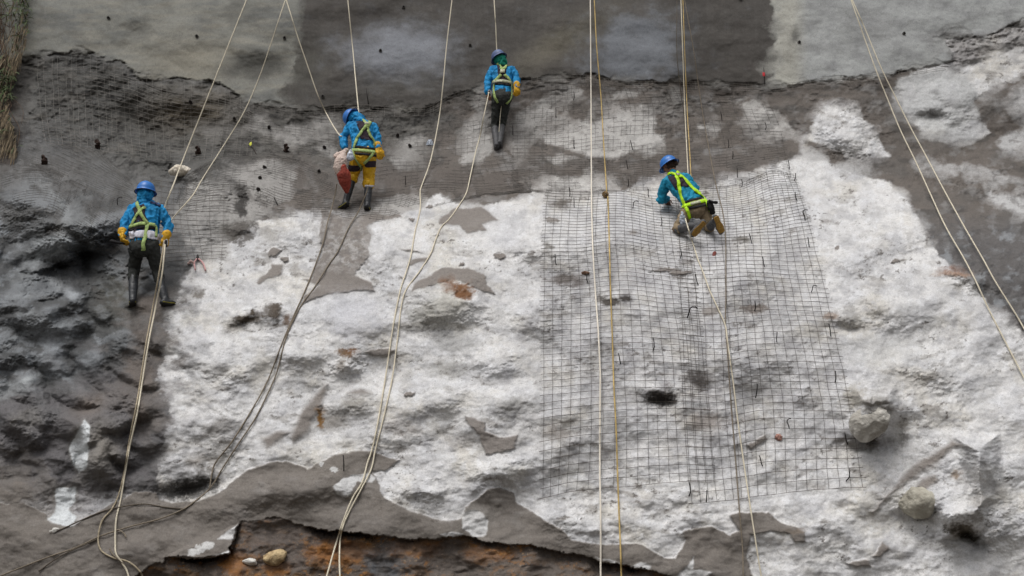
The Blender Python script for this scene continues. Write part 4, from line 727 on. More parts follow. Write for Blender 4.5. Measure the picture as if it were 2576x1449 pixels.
for P in (((278, 222), (310, 265), (345, 312)), ((425, 238), (390, 275), (352, 315)), ((325, 375), (285, 425), (225, 478)), ((375, 380), (415, 420), (455, 490))): st3('harness_strap', z3(*P), .050, M_strapA, .018)
st3('chest_plate', z3((325, 335), (375, 335)), .07, M_refl, .022); st3('waist_strap', z3((235, 468), (350, 456), (450, 482)), .052, M_refl, .020); st3('belt', z3((262, 492), (350, 492), (445, 510)), .036, M_black, .012)
st3('leg_strap', z3((250, 465), (240, 560), (250, 650), (295, 725)), .044, M_strapA, .016); st3('leg_strap', z3((458, 490), (466, 600), (440, 685), (395, 735)), .040, M_strapA, .016)

z4 = zc(1635.2, 377.4, 6.061); o4 = float(samp(DS, 1745, 588)) - .065
W4, g4, st4, hit4, f4 = person('kneeling worker in teal jersey with fluorescent harness straps, boot soles turned back',
    dict(head=(1682, 415, .56), neck=(1694, 436, .50), shL=(1676, 456, .46), shR=(1724, 446, .46), elbL=(1662, 504, .52), elbR=(1748, 476, .56), wriL=(1677, 500, .74), wriR=(1738, 500, .78), waist=(1728, 487, .28),
         hipL=(1736, 524, .14), hipR=(1768, 520, .14), kneeL=(1701, 578, .06), kneeR=(1784, 574, .08), ankL=(1756, 566, -.27), ankR=(1799, 556, -.24), toeL=(1733, 594, -.24), toeR=(1812, 588, -.20)), o4,
    dict(seed=4, bulk=1.0, hem=.10, shirt=M_shirt2, trouser=M_trtan, legs=1.0, helm=M_helm, hair=True, bare='LR', handL=((.3, .9, -.3), (0, -.3, -1), .5), handR=((-.3, .9, -.3), (0, -.3, -1), .5), trlen=.12, cuff=.066, boottop=.92, boot=M_bootg, sole=M_sole, face=(-.75, .8, -.1)))
st4('back_pad', z4((330, 395), (390, 450), (420, 540), (430, 600)), [.12, .16, .13, .06], M_vest, .007); st4('back_pad', z4((430, 420), (500, 500), (580, 550)), [.08, .13, .04], M_vest, .008)
for P, w_ in (((280, 372), (340, 358), (400, 385)), .04), (((425, 335), (408, 390), (430, 500), (465, 640), (505, 770), (545, 870)), .050), (((440, 385), (520, 440), (640, 580), (760, 670), (850, 760), (875, 830)), .052): st4('harness_strap', z4(*P), w_, M_strapB, .018)
st4('belt', z4((530, 800), (640, 765), (780, 735)), .035, M_black, .012); st4('waist_strap', z4((495, 868), (620, 830), (740, 800), (890, 765)), .056, M_strapB, .016); st4('reflective_band', z4((630, 832), (760, 798)), .050, M_refl, .022); st4('belt', z4((590, 892), (700, 870), (850, 840)), .036, M_black, .012)
st4('leg_strap', z4((550, 880), (580, 960), (600, 1045)), .046, M_strapB, .018); st4('leg_strap', z4((850, 800), (880, 870), (895, 945)), .046, M_strapB, .018)
st4('buckle', z4((395, 378), (450, 378)), .03, M_steel, .026)

# things the workers carry
def lump(name, pts, m, label, cat, parent=None, vox=.008, fold=.008, seed=1, smooth=1, fs=26):
    mb = MB(); mb.loft([(p[0], p[1], p[2], X_) for p in pts], 16); me = remesh(mb.mesh(name), vox, smooth, fold, fs, seed)
    if parent is None:
        c = pts[-1][0]; o = link(name, me, m, None, c); return tag(o, label, cat)
    return link(name, me, m, parent)
def gp(o, x, y, d): return pt(x, y, o + d)
M_sackw = mat('woven white sack', (196, 178, 168), .8, .12, 18, .004, 60); M_sackr = mat('red print on sack', (150, 66, 52), .75, .2, 14, .004, 60, second=(120, 52, 44)); M_film = mat('cloudy plastic film', (176, 184, 196), .25, .15, 40, spec=.6)
q = lambda x, y, d=-.12: gp(o2, 817.6 + x / 4.902, 257.9 + y / 4.902, d)
SK = lump('sack', [(q(232, 600, .16), .022, .02), (q(215, 650, .06), .06, .05), (q(195, 720), .085, .06), (q(185, 800), .10, .08), (q(208, 860), .092, .08), (q(225, 915), .06, .06)], M_sackw, 'white and red woven sack hanging from the hand of the yellow trousered worker', 'sack', seed=5)
lump('red_panel', [(q(222, 800, -.15), .05, .05), (q(228, 880, -.14), .098, .085), (q(245, 960, -.13), .092, .080), (q(262, 1040, -.11), .062, .055), (q(268, 1095, -.10), .028, .028)], M_sackr, None, None, SK, seed=6)
lump('knot', [(q(120, 665, -.02), .03, .02), (q(165, 640, .02), .045, .035), (q(230, 622, .08), .04, .03), (q(262, 590, .12), .035, .03)], M_sackw, None, None, SK, seed=7)
lump('plastic_bag', [(q(318, 600, -.03), .02, .02), (q(312, 640, -.05), .045, .03), (q(310, 690, -.06), .055, .035)], M_film, 'clear plastic bag at the left hip of the worker in yellow trousers', 'plastic bag', seed=8)
q4 = lambda x, y, d=-.05: gp(o4, 1635.2 + x / 6.061, 377.4 + y / 6.061, d)
lump('plastic_bag', [(q4(490, 950), .012, .012), (q4(492, 1010), .034, .025), (q4(500, 1090), .046, .032), (q4(515, 1155), .036, .026)], M_film, 'small clear plastic bag dangling between the legs of the kneeling worker', 'plastic bag', seed=9)
lump('tool_pouch', [(q4(900, 800, .0), .035, .03), (q4(930, 880, .0), .045, .04), (q4(955, 950, .0), .035, .03)], M_black, 'black tool pouch on the right hip of the kneeling worker', 'pouch', seed=10)
mb = MB().chain([q4(905, 770, -.03), q4(960, 795, -.05), q4(1010, 800, -.06)], [.016, .018, .024], 10); tag(link('hand_tool', mb.mesh('hand_tool'), M_black, None, q4(960, 795)), 'black tool handle sticking out beside the hip of the kneeling worker', 'tool')
q1 = lambda x, y, d=.1: gp(o1, 276.7 + x / 4.188, 446.5 + y / 4.188, d)
mb = MB().chain([q1(20, 672, .12), q1(60, 682, .12), q1(150, 695, .13)], [.026, .020, .014], 10); tag(link('hand_tool', mb.mesh('hand_tool'), M_black, None, q1(60, 682)), 'black tool handle held in the left yellow glove of the lowest worker', 'tool')
q3 = lambda x, y, d=.2: gp(o3, 1195 + x / 5.009, 113.2 + y / 5.009, d)
def descender(o, c, label):
    P = thing('descender', c, label, 'descender'); mb = MB(); t = np.linspace(0, 2 * math.pi, 21); c = np.asarray(c)
    mb.tube([c + X_ * math.cos(a) * .022 + Z_ * math.sin(a) * .05 for a in t], .006, 6, False); link('ring', mb.mesh('ring'), M_steel, P)
    link('body', MB().loft([(c + Z_ * .03, .018, .010, X_), (c - Z_ * .05, .024, .010, X_)], 10).mesh('body'), M_black, P)
descender(o1, q1(590, 690, .14), 'black rope descender in the right glove of the lowest worker')
descender(o3, q3(180, 600, .25), 'black rope descender at the left hip of the topmost worker')

# ---------------------------------------------------------------- ropes
HUNG = 'ropes hanging down the slope'
dd = lambda v: ('D', v)
rope('cream rope slanting from the top left to the shoulder of the lowest worker', [up(620, 0, 455, 415, 1.2), (620, 0, 1.1), (537, 208, 1.0), (455, 415, .35), (440, 455, dd(o1 + .8)), (414, 522, dd(o1 + .5)), (405, 560, dd(o1 + .32))], group=HUNG)
rope('cream rope slanting down to the elbow of the lowest worker', [up(719, 0, 650, 200, 1.2), (718, 0, 1.1), (685, 100, .9), (650, 200, .7), (612, 285, .5), (560, 370, .3), (508, 452, .12), (484, 492, dd(o1 + .7)), (432, 552, dd(o1 + .42)), (416, 575, dd(o1 + .34))], M_rope, .0085, group=HUNG)
rope('cream rope curving down to the left arm of the bending worker', [up(719, 0, 735, 50, 1.2), (720, 0, 1.1), (746, 84, .9), (772, 160, .7), (800, 240, .45), (825, 293, .3), (852, 337, dd(o2 + .42)), (868, 345, dd(o2 + .45))], group=HUNG)
rope('cream rope running straight up from the helmet of the bending worker', [up(875, 0, 902, 278, 1.0), (875, 0, .9), (889, 140, .6), (902, 278, dd(o2 + .55)), (908, 300, dd(o2 + .36))], group=HUNG)
rope('long cream rope hanging free between the bending and the topmost workers', [up(1137, 0, 1124, 110, .6), (1137, 0, .5), (1124, 110, .4), (1114, 217, .35), (1104, 300, .3), (1084, 400, .25), (1061, 467, .06), (1057, 483, .03), (1057, 526, .02), (1044, 583, .02), (1032, 650, .02), (1011, 716, .02), (999, 766, .02), (987, 833, .02), (977, 900, .02), (967, 966, .03), (951, 1060, .03), (937, 1126, .02), (924, 1166, .02), (911, 1213, .02), (887, 1253, .02), (864, 1309, .02), (851, 1349, .04), (837, 1396, .12), (822, 1449, .2), (800, 1520, .3)], group=HUNG)
rope('cream rope running straight up from the helmet of the topmost worker', [up(1243, 0, 1250, 128, .9), (1243, 0, .8), (1247, 64, .7), (1250, 127, dd(o3 + .78)), (1256, 160, dd(o3 + .50))], group=HUNG)
rope('cream rope trailing down the slope from the left hip of the topmost worker', [(1230, 232, dd(o3 + .24)), (1217, 293, dd(o3 - .05)), (1208, 340, .25), (1197, 380, .15), (1185, 435, .06), (1174, 483, .02), (1157, 513, .02), (1131, 550, .02), (1111, 570, .02), (1097, 600, .02), (1084, 636, .02), (1057, 680, .02), (1021, 730, .02), (1009, 773, .02), (1002, 833, .02), (994, 900, .02), (984, 966, .02), (964, 1053, .02), (944, 1133, .02), (934, 1179, .02), (911, 1226, .02), (884, 1276, .02), (867, 1313, .02), (857, 1349, .04), (854, 1396, .12), (855, 1449, .2), (858, 1520, .3)], group=HUNG)
rope('thin cream rope hanging between the legs of the topmost worker', [(1262, 262, dd(o3 + .25)), (1259, 285, dd(o3 + .22)), (1257, 310, dd(o3 + .2)), (1254, 350, dd(o3 + .15))], M_rope, .006, cat='rope')
rope('white rope falling dead straight over the middle of the netting', [up(1485, 0, 1486, 133, .7), (1485, 0, .6), (1486, 133, .5), (1487, 283, .45), (1488, 483, .2), (1491, 616, .1), (1498, 736, .05), (1505, 833, .08), (1509, 916, .08), (1510, 966, .08), (1509, 1166, .08), (1511, 1300, .08), (1511, 1449, .12), (1511, 1540, .2)], mat('clean white rope', (228, 220, 206), .85, .08, 120, .002, 400), .0105, HUNG)
rope('yellowish rope with a knot falling beside the straight white rope', [up(1495, 0, 1501, 117, .7), (1495, 0, .6), (1501, 117, .5), (1511, 233, .4), (1518, 350, .3), (1526, 477, .08), (1529, 496, .06), (1533, 616, .05), (1536, 733, .05), (1541, 866, .06), (1544, 966, .06), (1550, 1083, .06), (1555, 1233, .06), (1561, 1383, .06), (1563, 1449, .1), (1566, 1540, .2)], M_ropey, .0095, HUNG)
rope('cream left strand of the doubled rope running up from the kneeling worker', [up(1714, 0, 1718, 117, .9), (1713, 0, .8), (1717, 117, .7), (1723, 283, .5), (1728, 380, dd(o4 + 1.5)), (1731, 436, dd(o4 + .60)), (1733, 455, dd(o4 + .5))], M_rope, .0075, HUNG)
rope('yellowish right strand of the doubled rope running up from the kneeling worker', [up(1717, 0, 1721, 117, .9), (1718, 0, .8), (1722, 117, .7), (1729, 283, .5), (1735, 380, dd(o4 + 1.5)), (1738, 440, dd(o4 + .60)), (1740, 458, dd(o4 + .5))], M_ropey, .0072, HUNG)
rope('thin grimy rope hanging close left of the doubled rope', [up(1703, 0, 1703, 133, .7), (1703, 0, .6), (1703, 133, .4), (1713, 233, .2), (1720, 283, .1), (1728, 340, .05), (1738, 420, .03)], M_roped, .006, HUNG)
rope('grimy grey rope passing close right of the kneeling worker', [up(1722, 0, 1745, 127, .7), (1722, 0, .6), (1745, 127, .4), (1755, 200, .2), (1768, 287, .08), (1785, 383, .04), (1803, 473, .04), (1818, 533, .04), (1825, 593, .04), (1826, 683, .04), (1826, 750, .04), (1825, 816, .03), (1830, 883, .03), (1838, 1000, .03), (1851, 1166, .03), (1860, 1283, .03), (1868, 1380, .03), (1870, 1449, .05), (1874, 1540, .1)], M_ropeg, .0075, HUNG)
rope('pale rope trailing down from between the boots of the kneeling worker', [(1724, 550, dd(o4 - .10)), (1733, 580, dd(o4 - .40)), (1741, 606, .12), (1755, 650, .03), (1768, 683, .03), (1785, 730, .03), (1808, 780, .03), (1825, 820, .04), (1831, 866, .04), (1845, 966, .04), (1855, 1050, .04), (1868, 1143, .04), (1885, 1259, .04), (1898, 1343, .03), (1915, 1449, .05), (1934, 1540, .1)], M_rope, .0085, HUNG)
rope('left of the two long parallel ropes slanting across the right side', [up(2141, 0, 2175, 97, .7), (2141, 0, .6), (2175, 97, .5), (2205, 180, .45), (2232, 247, .4), (2265, 327, .35), (2302, 403, .3), (2337, 480, .25), (2379, 570, .2), (2425, 650, .15), (2459, 716, .1), (2485, 773, .06), (2522, 846, .04), (2576, 950, .04), (2640, 1070, .05), (2720, 1220, .06)], group=HUNG)
rope('right of the two long parallel ropes slanting across the right side', [up(2144, 0, 2175, 70, .7), (2144, 0, .6), (2175, 70, .5), (2215, 167, .45), (2252, 243, .4), (2292, 323, .35), (2332, 397, .3), (2377, 482, .25), (2429, 576, .2), (2472, 650, .15), (2505, 710, .1), (2549, 780, .06), (2576, 826, .04), (2660, 975, .05), (2740, 1120, .05)], group=HUNG)
rope('cream rope from the glove of the lowest worker, looping wide left at its foot', [(413, 604, dd(o1 + .2)), (408, 640, dd(o1 + .0)), (398, 700, dd(o1 - .12)), (384, 775, dd(o1 - .1)), (368, 860, .12), (352, 966, .04), (341, 1030, .03), (325, 1110, .03), (312, 1190, .03), (300, 1240, .03), (282, 1280, .02), (257, 1310, .02), (247, 1355, .02), (255, 1385, .02), (285, 1403, .02), (320, 1412, .02), (345, 1430, .02), (360, 1455, .04), (375, 1540, .1)], mat('tan rope', (168, 156, 134), .9, .2, 60), .0095, HUNG)
rope('cream rope from the glove of the lowest worker, nearly straight to the bottom', [(416, 604, dd(o1 + .2)), (413, 640, dd(o1 + .0)), (406, 700, dd(o1 - .14)), (391, 775, dd(o1 - .12)), (374, 860, .12), (357, 966, .05), (345, 1040, .04), (325, 1130, .03), (313, 1200, .03), (303, 1260, .02), (292, 1310, .02), (290, 1370, .02), (293, 1395, .03), (310, 1420, .03), (323, 1449, .04), (340, 1540, .1)], M_rope, .0095, HUNG)
rope('short frayed rope end sticking out of the apron beside the looping rope', [(292, 1332, .02), (303, 1335, .03), (313, 1343, .04), (317, 1352, .03)], M_ropeg, .008)
rope('short rope tail crossing at the foot of the looping rope', [(275, 1380, .03), (284, 1395, .03), (296, 1405, .03), (312, 1420, .03)], M_ropeg, .008)
rope('muddy rope trailing from under the sack, kinked at its lower end', [(847, 462, dd(o2 - .2)), (844, 483, dd(o2 - .18)), (835, 522, .25), (824, 560, .12), (811, 616, .04), (787, 683, .03), (761, 746, .02), (744, 783, .02), (711, 860, .02), (681, 940, .02), (669, 966, .02), (644, 1013, .02), (587, 1106, .02), (543, 1163, .02), (533, 1193, .02), (527, 1230, .02)], M_ropeg, .0085, HUNG)
rope('muddy rope from below the bending worker, running on to the lower left corner', [(926, 470, dd(o2 - .15)), (920, 490, dd(o2 - .16)), (901, 533, .15), (877, 573, .05), (851, 630, .03), (824, 670, .02), (791, 723, .02), (761, 763, .02), (734, 813, .02), (716, 860, .02), (701, 920, .02), (686, 963, .02), (644, 1049, .02), (600, 1116, .02), (563, 1173, .02), (530, 1226, .02), (493, 1259, .02), (457, 1283, .02), (400, 1306, .02), (333, 1323, .02), (290, 1336, .02), (247, 1351, .02), (187, 1379, .02), (117, 1403, .02), (0, 1449, .02), (-60, 1475, .02)], M_ropeg, .0085, HUNG)
rope('dark rope arching over the apron top, left of the muddy rope', [(467, 1281, .02), (417, 1276, .02), (360, 1268, .02), (300, 1276, .02), (260, 1286, .02), (217, 1303, .02), (173, 1323, .02), (143, 1336, .02)], M_roped, .007)
rope('short dark rope lying below the muddy rope in the lower left', [(243, 1357, .02), (205, 1374, .02), (150, 1400, .02), (97, 1437, .02)], M_roped, .007)
mb = MB()
kc = sp(1523, 489, .12)
for k in range(5):
    a0 = rng.uniform(0, 6); ax = nrm(rng.normal(size=3)); e1 = nrm(np.cross(ax, [.3, .5, .8])); e2 = np.cross(ax, e1); mb.tube([kc + (e1 * math.cos(t) + e2 * math.sin(t)) * .042 + ax * .010 * math.sin(3 * t + a0) for t in np.linspace(0, 6.28, 25)], .011, 6, False)
tag(link('rope_knot', mb.mesh('rope_knot'), mat('dirty brown rope', (140, 116, 84), .9, .25, 30), None, kc), 'bunched knot on the yellowish rope above the netting', 'knot')

# ---------------------------------------------------------------- steel pins through the netting
M_pin = mat('blackened steel pin', (42, 38, 36), .6, .3, 30, metal=.3)
pm = MB().tube([(0, -.01, -.04), (0, -.05, .0), (.002, -.055, .05), (0, -.055, .10)], .0065, 6).mesh('pin'); pm.materials.append(M_pin)
ph = MB().tube([(0, -.01, -.03), (0, -.05, .0), (.0, -.055, .06), (.015, -.055, .08), (.05, -.05, .09), (.07, -.05, .08)], .0065, 6).mesh('hooked_pin'); ph.materials.append(M_pin)
PINS = [(1441, 243), (1399, 285), (1446, 365), (1592, 367), (1815, 293), (1923, 318), (1841, 393), (1831, 363), (1580, 417), (1578, 462), (1855, 437), (1862, 463), (1997, 447), (1431, 486), (1445, 513), (1634, 488), (1711, 640), (1757, 706), (1890, 603), (1923, 661), (1897, 771), (2005, 496), (2035, 611), (2088, 833), (1955, 850),
        (2099, 950), (1901, 986), (1917, 1160), (1777, 1251), (2132, 1106), (2127, 1196), (1021, 457), (864, 1169), (1985, 417), (1660, 560), (1480, 700), (1400, 655), (1290, 330), (1730, 1234), (1560, 905), (1640, 870)]
PINLAB = ['pin in the pale patch under the dark wall, left of the white rope', 'pin in pale rock right of the topmost worker', 'pin at the lower left of the big pale patch, beside the rope', 'pin in the middle of the big pale patch under the dark wall', 'pin in the brown band up right of the kneeling worker, highest', 'pin on the white lobe at the upper right corner of the netting', 'pin in the brown band, right one of a close pair above the kneeler', 'pin in the brown band, left one of a close pair above the kneeler', 'pin under the big pale patch in the tight brown netting', 'pin where the brown netting meets white rock, right of the yellowish rope', 'pin in the brown band level with the helmet of the kneeling worker', 'pin on white rock just right of the back of the kneeling worker', 'pin at the top right corner of the lower netting', 'pin at the top left corner of the lower netting', 'second pin from the top left corner of the lower netting', 'pin left of the arm of the kneeling worker, beside the yellowish rope', 'pin on the netting overlap just below the boots of the kneeling worker', 'pin below the slab of grey cement under the kneeling worker', 'pin right of the boot soles of the kneeling worker', 'pin right of the grimy rope, level with the red brown chip', 'pin above the brown stained hollow in the right panel', 'pin near the right edge of the right panel, level with the kneeling worker', 'upper pin on the slanting right edge of the netting', 'pin on the slanting right edge beside the stained rock', 'pin in the right panel halfway to the slanting edge', 'pin on the slanting right edge above the jutting boulder', 'pin close right of the trailing ropes in the right panel', 'pin in the lower part of the right panel, by the withered leaf', 'pin at the bottom edge of the netting, right of the overlap', 'pin near the slanting edge just below the jutting boulder', 'lowest pin on the slanting right edge of the netting', 'pin in the brown netting just left of the free hanging rope', 'pin standing in the grey apron left of the two trailing ropes', 'pin on the upper right rim of the netting above its corner', 'pin between the yellowish rope and the knees of the kneeling worker', 'pin left of the white rope beside the flat brown chip', 'pin near the left edge of the left panel', 'pin in grey rock at the left edge of the tight brown netting', 'pin at the foot of the netting overlap', 'pin in the left panel right of the yellowish rope, above the stain', 'pin in the left panel nearest the dark stain']
for k, (x, y) in enumerate(PINS):
    o = bpy.data.objects.new('steel_pin', pm); COL.objects.link(o); o.location = sp(x, y + 5, .015); o.rotation_euler = (rng.uniform(-.2, .2), rng.uniform(-.18, .18), rng.uniform(-.6, .6)); s_ = rng.uniform(.8, 1.25); o.scale = (1, 1, s_)
    tag(o, 'black steel ' + PINLAB[k], 'pin', 'steel pins through the netting')
for x, y, l, sc in [(1592, 518, 'black L shaped pin below the straight ropes, left of the kneeling worker', 1), (2022, 546, 'long bent black pin at the right edge of the netting', 1.2), (2041, 728, 'small hooked black pin low on the right edge of the netting', .8), (298, 510, 'bent black pin just left of the helmet of the lowest worker', 1), (1730, 790, 'black forked pin on the overlap of the two netting panels', 1.3), (1982, 1070, 'bent black pin low on the right netting panel', .9)]:
    o = bpy.data.objects.new('hooked_pin', ph); COL.objects.link(o); o.location = sp(x, y + 4, .02); o.rotation_euler = (0, rng.uniform(-.4, .4), 0); o.scale = (sc,) * 3; tag(o, l, 'pin')
for x, y, x2, y2, l in [(699, 516, 690, 498, 'thin dark rod lying left of the boots of the bending worker'), (927, 262, 921, 222, 'thin bent rod standing out of the wall foot right of the bending worker')]:
    tag(link('steel_rod', MB().tube([sp(x, y, .01), sp((x + x2) / 2, (y + y2) / 2, .08), sp(x2, y2, .06)], .008, 6).mesh('steel_rod'), M_pin, None, sp(x, y)), l, 'rod')

# ---------------------------------------------------------------- drain stubs and bolts in the sprayed wall
M_pipe = mat('dark plastic drain stub', (78, 75, 72), .7, .2, 20); M_hole = mat('dark pipe mouth', (40, 38, 36), .9)
def stub(x, y, label, r=.028):
    c = sp(x, y, -.03); a = nrm(np.array([0, -1, -.25])); u = nrm(np.cross(a, Z_)); w2 = np.cross(a, u); P = thing('drain_stub', sp(x, y), label, 'drain stub'); v = []; f = []; n = 16
    prof = [(r, 0), (r, .05), (r * .72, .053), (r * .70, .02)]
    for rr, z in prof:
        for j in range(n): t = 2 * math.pi * j / n; v.append(c + a * z * (1.1) + (u * math.cos(t) + w2 * math.sin(t)) * rr * (1 + .06 * math.sin(3 * t)))
    for i in range(3):
        for j in range(n): p = i * n + j; s_ = i * n + (j + 1) % n; f.append((p, s_, s_ + n, p + n))
    link('pipe', MB().add(v, f).mesh('pipe'), M_pipe, P)
    link('mouth_shade', MB().ball(c + a * .035, (r * .7, .01, r * .7), None, 6).mesh('mouth_shade'), M_hole, P)  # dark disc stands in for the shade inside the pipe
for x, y, l in [(275, 47, 'dark drain stub in the pale wall at far upper left'), (497, 93, 'dark drain stub in the middle of the pale left wall'), (717, 97, 'dark drain stub at the right edge of the pale left wall'), (958, 129, 'dark drain stub inside the pale oval on the dark wall'), (1183, 116, 'dark drain stub left of the topmost worker'),
                (1016, 20, 'drain stub at the picture top in the dark wall'), (2272, 86, 'dark drain stub in the light right wall'), (2009, 108, 'drain stub under a long dark stain on the right wall'), (813, 244, 'drain stub just above the netting, left of the bending worker'), (1862, -1, 'drain stub at the very top above the dark wall, far right'), (1214, 93, 'small drain stub beside the scarf of the topmost worker')][:10]: stub(x, y, l)
M_peg = mat('rotten brown stake', (58, 44, 38), .9, .3, 30, .006, 60)
bm0 = MB().loft([((0, .03, 0), .026, .026, X_), ((0, -.035, 0), .028, .026, X_), ((0, -.05, .004), .018, .018, X_)], 10).mesh('bolt'); bm0.materials.append(mat('dark bolt head', (52, 46, 44), .7, .3, 20))
for k, (x, y) in enumerate([(667, 423), (654, 448), (651, 477), (802, 433), (677, 322), (817, 372), (1032, 368), (1000, 342), (590, 300), (480, 258)]):
    BL = ['topmost of three bolt heads stacked on the smooth hump', 'middle of three bolt heads stacked on the smooth hump', 'lowest of three bolt heads stacked on the smooth hump', 'bolt head on the netting left of the sack', 'bolt head on the pale blotch under the wall foot', "bolt head just left of the bending worker's arm", 'bolt head right of the bending worker, lower of two', 'bolt head right of the bending worker, upper of two', 'bolt head between the two slanting ropes under the wall', 'bolt head in dark rubble left of the slanting rope']
    o = bpy.data.objects.new('rock_bolt', bm0); COL.objects.link(o); o.location = sp(x, y, .01); o.rotation_euler = (rng.uniform(-.2, .2), 0, rng.uniform(-.3, .3)); tag(o, 'dark round ' + BL[k], 'bolt', 'bolt heads on the netting')
for x, y, l, h in [(245, 361, 'brown stake above the netting, upper left, nearest the rubble hollow', .16), (111, 405, 'thick brown stake on the left netting near the hanging grass', .2), (720, 372, 'dark stake standing left of the bending worker', .18), (498, 378, 'dark stake above the pale sack on the slope', .15)]:
    c = sp(x, y + 8, .02); tag(link('stake', remesh(MB().chain([c, c + (0.015, -.04, h * .28), c + (-.01, -.05, h * .55)], [.036, .028, .014], 8).mesh('stake'), .008, 0, .022, 22, x), M_peg, None, c), l, 'stake')

# ---------------------------------------------------------------- loose things on the slope
def stone(x, y, rx, ry, rz, m, label, cat='stone', name='stone', off=.3, seed=0, tilt=0, fold=.02, fs=9, vox=.014):
    d = float(samp(D, x, y)); k = d / F; c = pt(x, y, d - rz * off); mb = MB(); A = np.array([[math.cos(tilt), 0, -math.sin(tilt)], [0, 1, 0], [math.sin(tilt), 0, math.cos(tilt)]])
    mb.ball((0, 0, 0), (1, 1, 1), None, 20); r2 = np.random.default_rng(seed + 50); Q = np.array(mb.v)
    for _ in range(13):
        n_ = nrm(r2.normal(size=3)); h_ = r2.uniform(.62, .86); dd_ = np.maximum(Q @ n_ - h_, 0); Q = Q - dd_[:, None] * n_
    Q = (Q * np.array([rx * k, rz, ry * k]) * 1.15) @ A; mb.v = [tuple(q_) for q_ in Q + c]; me = remesh(mb.mesh(name), vox, 0, fold, fs, seed); return tag(link(name, me, m, None, c), label, cat)
M_tan = mat('tan sandstone', (196, 176, 138), .9, .2, 8, .02, 30, second=(120, 96, 66)); M_wst = mat('white stone', (214, 212, 206), .9, .1, 10, .02, 30); M_cream = mat('cream sacking', (226, 219, 206), .85, .10, 9, .006, 60, second=(178, 166, 148))
stone(691, 1403, 29, 19, .12, M_tan, 'pale tan stone set in the brown soil under the apron', seed=3, fold=.010, off=.1)
stone(630, 1413, 17, 8, .05, M_wst, 'small white stone in the soil left of the tan stone', seed=4, vox=.008, fold=.008)
stone(2311, 1264, 42, 33, .18, mat('yellow grey boulder', (190, 186, 172), .9, .10, 5, .02, 24, second=(136, 131, 120)), 'rounded yellow grey boulder poking out of the white slope, lower right', 'boulder', 'boulder', seed=6, tilt=.3, fold=.014, fs=9, off=-.3)
stone(2190, 1066, 44, 44, .20, mat('pale grey boulder', (192, 189, 182), .9, .10, 5, .02, 24, second=(132, 127, 119)), 'pale jutting boulder right of the lower netting corner', 'boulder', 'boulder', seed=9, tilt=-.2, fold=.014, fs=9, off=-.42)
stone(1473, 686, 9, 4, .03, mat('brown chip', (120, 94, 78), .9), 'flat brown stone chip on the netting beside the white rope', seed=12, vox=.006, fold=.006)
stone(1797, 640, 5, 8, .02, mat('red brown chip', (128, 74, 68), .9), 'red brown chip below the boots of the kneeling worker', seed=13, vox=.006, fold=.006, tilt=.5)
stone(1958, 1100, 9, 8, .02, mat('withered leaf', (168, 128, 116), .9, .3, 60), 'withered pinkish leaf on the lower right netting', 'leaf', 'leaf', seed=14, vox=.005, fold=.012, fs=30)
stone(1081, 361, 8, 9, .05, M_film, 'small white plastic bag caught on the netting left of the free hanging rope', 'plastic bag', 'plastic_bag', seed=15, vox=.006, fold=.012, fs=30)
stone(1556, 283, 2, 4, .01, M_wst, 'scrap of white tape beneath the dark wall', 'scrap', 'scrap', vox=.005, fold=.0) if False else None
# pale sack lying on the slope
d0 = float(samp(D, 460, 432)); kk = d0 / F; mb = MB()
S_ = lambda x, y, o: pt(x, y, d0 - o)
mb.loft([(S_(433, 433, .05), .05, .06, Z_), (S_(446, 429, .07), .092, .09, Z_), (S_(462, 430, .07), .085, .08, Z_), (S_(480, 434, .05), .055, .06, Z_), (S_(495, 436, .04), .012, .02, Z_)], 16)
tag(link('pale_sack', remesh(mb.mesh('pale_sack'), .009, 3, .008, 16, 21), M_cream, None, S_(460, 436, 0)), 'pale crumpled sack lying on the slope above the lowest worker', 'sack')
# pliers with pink handles
P = thing('pliers', sp(497, 662), 'pliers with pink handles lying below the netting edge right of the lowest worker', 'pliers'); M_pink = mat('faded pink grip', (204, 158, 156), .6)
link('jaws', MB().chain([sp(497, 650, .04), sp(497, 642, .05)], [.02, .012], 8).mesh('jaws'), M_pin, P)
link('handle', MB().tube(cr([sp(495, 651, .04), sp(489, 661, .05), sp(491, 679, .05)], 6), .010, 8).mesh('handle'), M_pink, P); link('handle', MB().tube(cr([sp(499, 651, .04), sp(510, 661, .05), sp(517, 680, .05)], 6), .012, 8).mesh('handle'), M_pink, P)
tag(link('glove_scrap', remesh(MB().chain([sp(474, 662, .03), sp(480, 657, .05), sp(488, 662, .04)], [.016, .02, .014]).mesh('glove_scrap'), .006, 1, .006, 30, 2), mat('pale pink cloth', (200, 172, 166), .9), None, sp(480, 660)), 'crumpled scrap of pale pink cloth beside the pliers', 'cloth')
# red marker tag and yellow leaf sprig
P = thing('marker_rod', sp(1924, 212), 'rusty rod with a red tag at the right end of the dark wall foot', 'marker'); link('rod', MB().tube([sp(1924, 212, .02), sp(1923, 190, .08), sp(1921, 170, .08)], .006, 6).mesh('rod'), M_pin, P)
link('tag', MB().loft([(sp(1922, 191, .10), .022, .006, X_), (sp(1921, 183, .10), .024, .006, X_)], 8).mesh('tag'), mat('red tag', (190, 44, 52), .7), P)
P = thing('seedling', sp(640, 385), 'small seedling with one yellow green leaf on the netting left of the bending worker', 'seedling'); link('stem', MB().tube(cr([sp(645, 388, .01), sp(638, 376, .08), sp(630, 366, .12)], 5) , .005, 5).mesh('stem'), M_peg, P)
link('leaf', MB().loft([(sp(630, 367, .12), .006, .004, X_), (sp(630, 362, .14), .030, .005, X_), (sp(632, 357, .14), .006, .004, X_)], 8).mesh('leaf'), mat('yellow green leaf', (188, 190, 60), .6), P)
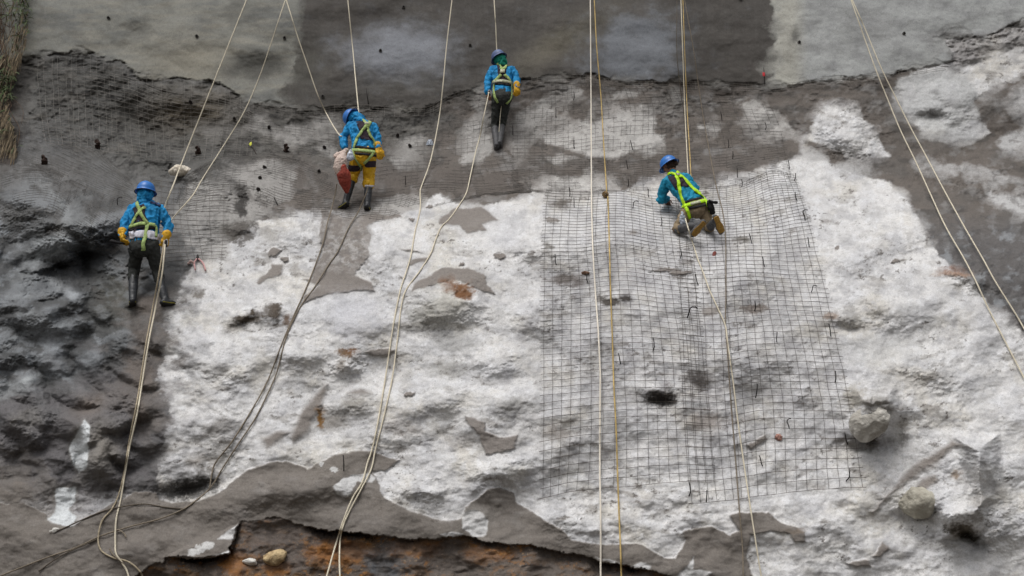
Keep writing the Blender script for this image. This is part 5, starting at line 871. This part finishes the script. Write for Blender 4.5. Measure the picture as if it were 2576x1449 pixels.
# white scrap lower left
tag(link('paper_scrap', remesh(MB().loft([(sp(126, 1337, .02), .01, .006, X_), (sp(135, 1334, .03), .03, .008, Z_), (sp(147, 1331, .02), .012, .006, Z_)], 10).mesh('paper_scrap'), .005, 0, .005, 30, 4), M_wst, None, sp(136, 1335)), 'small pale scrap of paper on the grey apron, lower left', 'scrap')

# ---------------------------------------------------------------- grass and roots hanging at the upper left
def blade(mb, p, d, L, w_, droop):
    n = 6; P = []; dd_ = nrm(d); q_ = np.array(p, float)
    for i in range(n + 1):
        P.append(q_.copy()); dd_ = nrm(dd_ + np.array([0, 0, -droop])); q_ = q_ + dd_ * L / n
    P = np.array(P); s_ = nrm(np.cross(dd_, [rng.normal() * .5, 1, rng.normal() * .3])); v = []
    for i, q_ in enumerate(P): ww = w_ * (1 - (i / n) ** 2) + .0008; v += [q_ - s_ * ww, q_ + s_ * ww]
    mb.add(v, [(2 * i, 2 * i + 1, 2 * i + 3, 2 * i + 2) for i in range(n)])
M_dry = mat('dry straw grass', (122, 108, 86), .85, .3, 9, second=(44, 38, 32)); M_grn = mat('dull green grass', (84, 98, 62), .8, .3, 9, second=(34, 44, 28)); M_root = mat('bare dark roots', (92, 74, 60), .9, .3, 20)
HG = thing('hanging_grass', sp(10, 200), 'clump of dry grass, green leaves and roots hanging down the left edge', 'grass clump')
dry, grn, rts = MB(), MB(), MB()
for k in range(1500):
    y = rng.uniform(-160, 385); xm = np.interp(y, [-160, 0, 80, 140, 200, 270, 330, 400], [88, 80, 76, 62, 34, 30, 46, 52]); x = rng.uniform(-170, xm - 6) if rng.random() < .5 else xm - 6 - abs(rng.normal()) * 22
    p = sp(x, y, rng.uniform(.02, .34)); gq = y < 60 or (150 < y < 260 and x < 30); m_ = grn if rng.random() < (.72 if gq else .10) else dry
    if m_ is grn: blade(m_, p, (rng.normal() * .8 + .25, -.5, rng.normal() * .5), rng.uniform(.12, .28), rng.uniform(.006, .014), .16)
    else: blade(m_, p, (rng.normal() * .25, -.25, -.5), rng.uniform(.2, .5) if y > 120 else rng.uniform(.15, .3), rng.uniform(.004, .010), .6)
for k in range(46):
    x, y = rng.uniform(-40, 34), rng.uniform(-100, 150); L = rng.uniform(80, 230); Q = [(x + rng.normal() * 5 * i ** .7, y + L * i / 5) for i in range(6)]; rts.tube(cr([sp(a, b, rng.uniform(.10, .2)) for a, b in Q], 4), rng.uniform(.003, .006), 5)
link('dry_stems', dry.mesh('dry_stems'), M_dry, HG); link('green_leaves', grn.mesh('green_leaves'), M_grn, HG); link('roots', rts.mesh('roots'), M_root, HG)
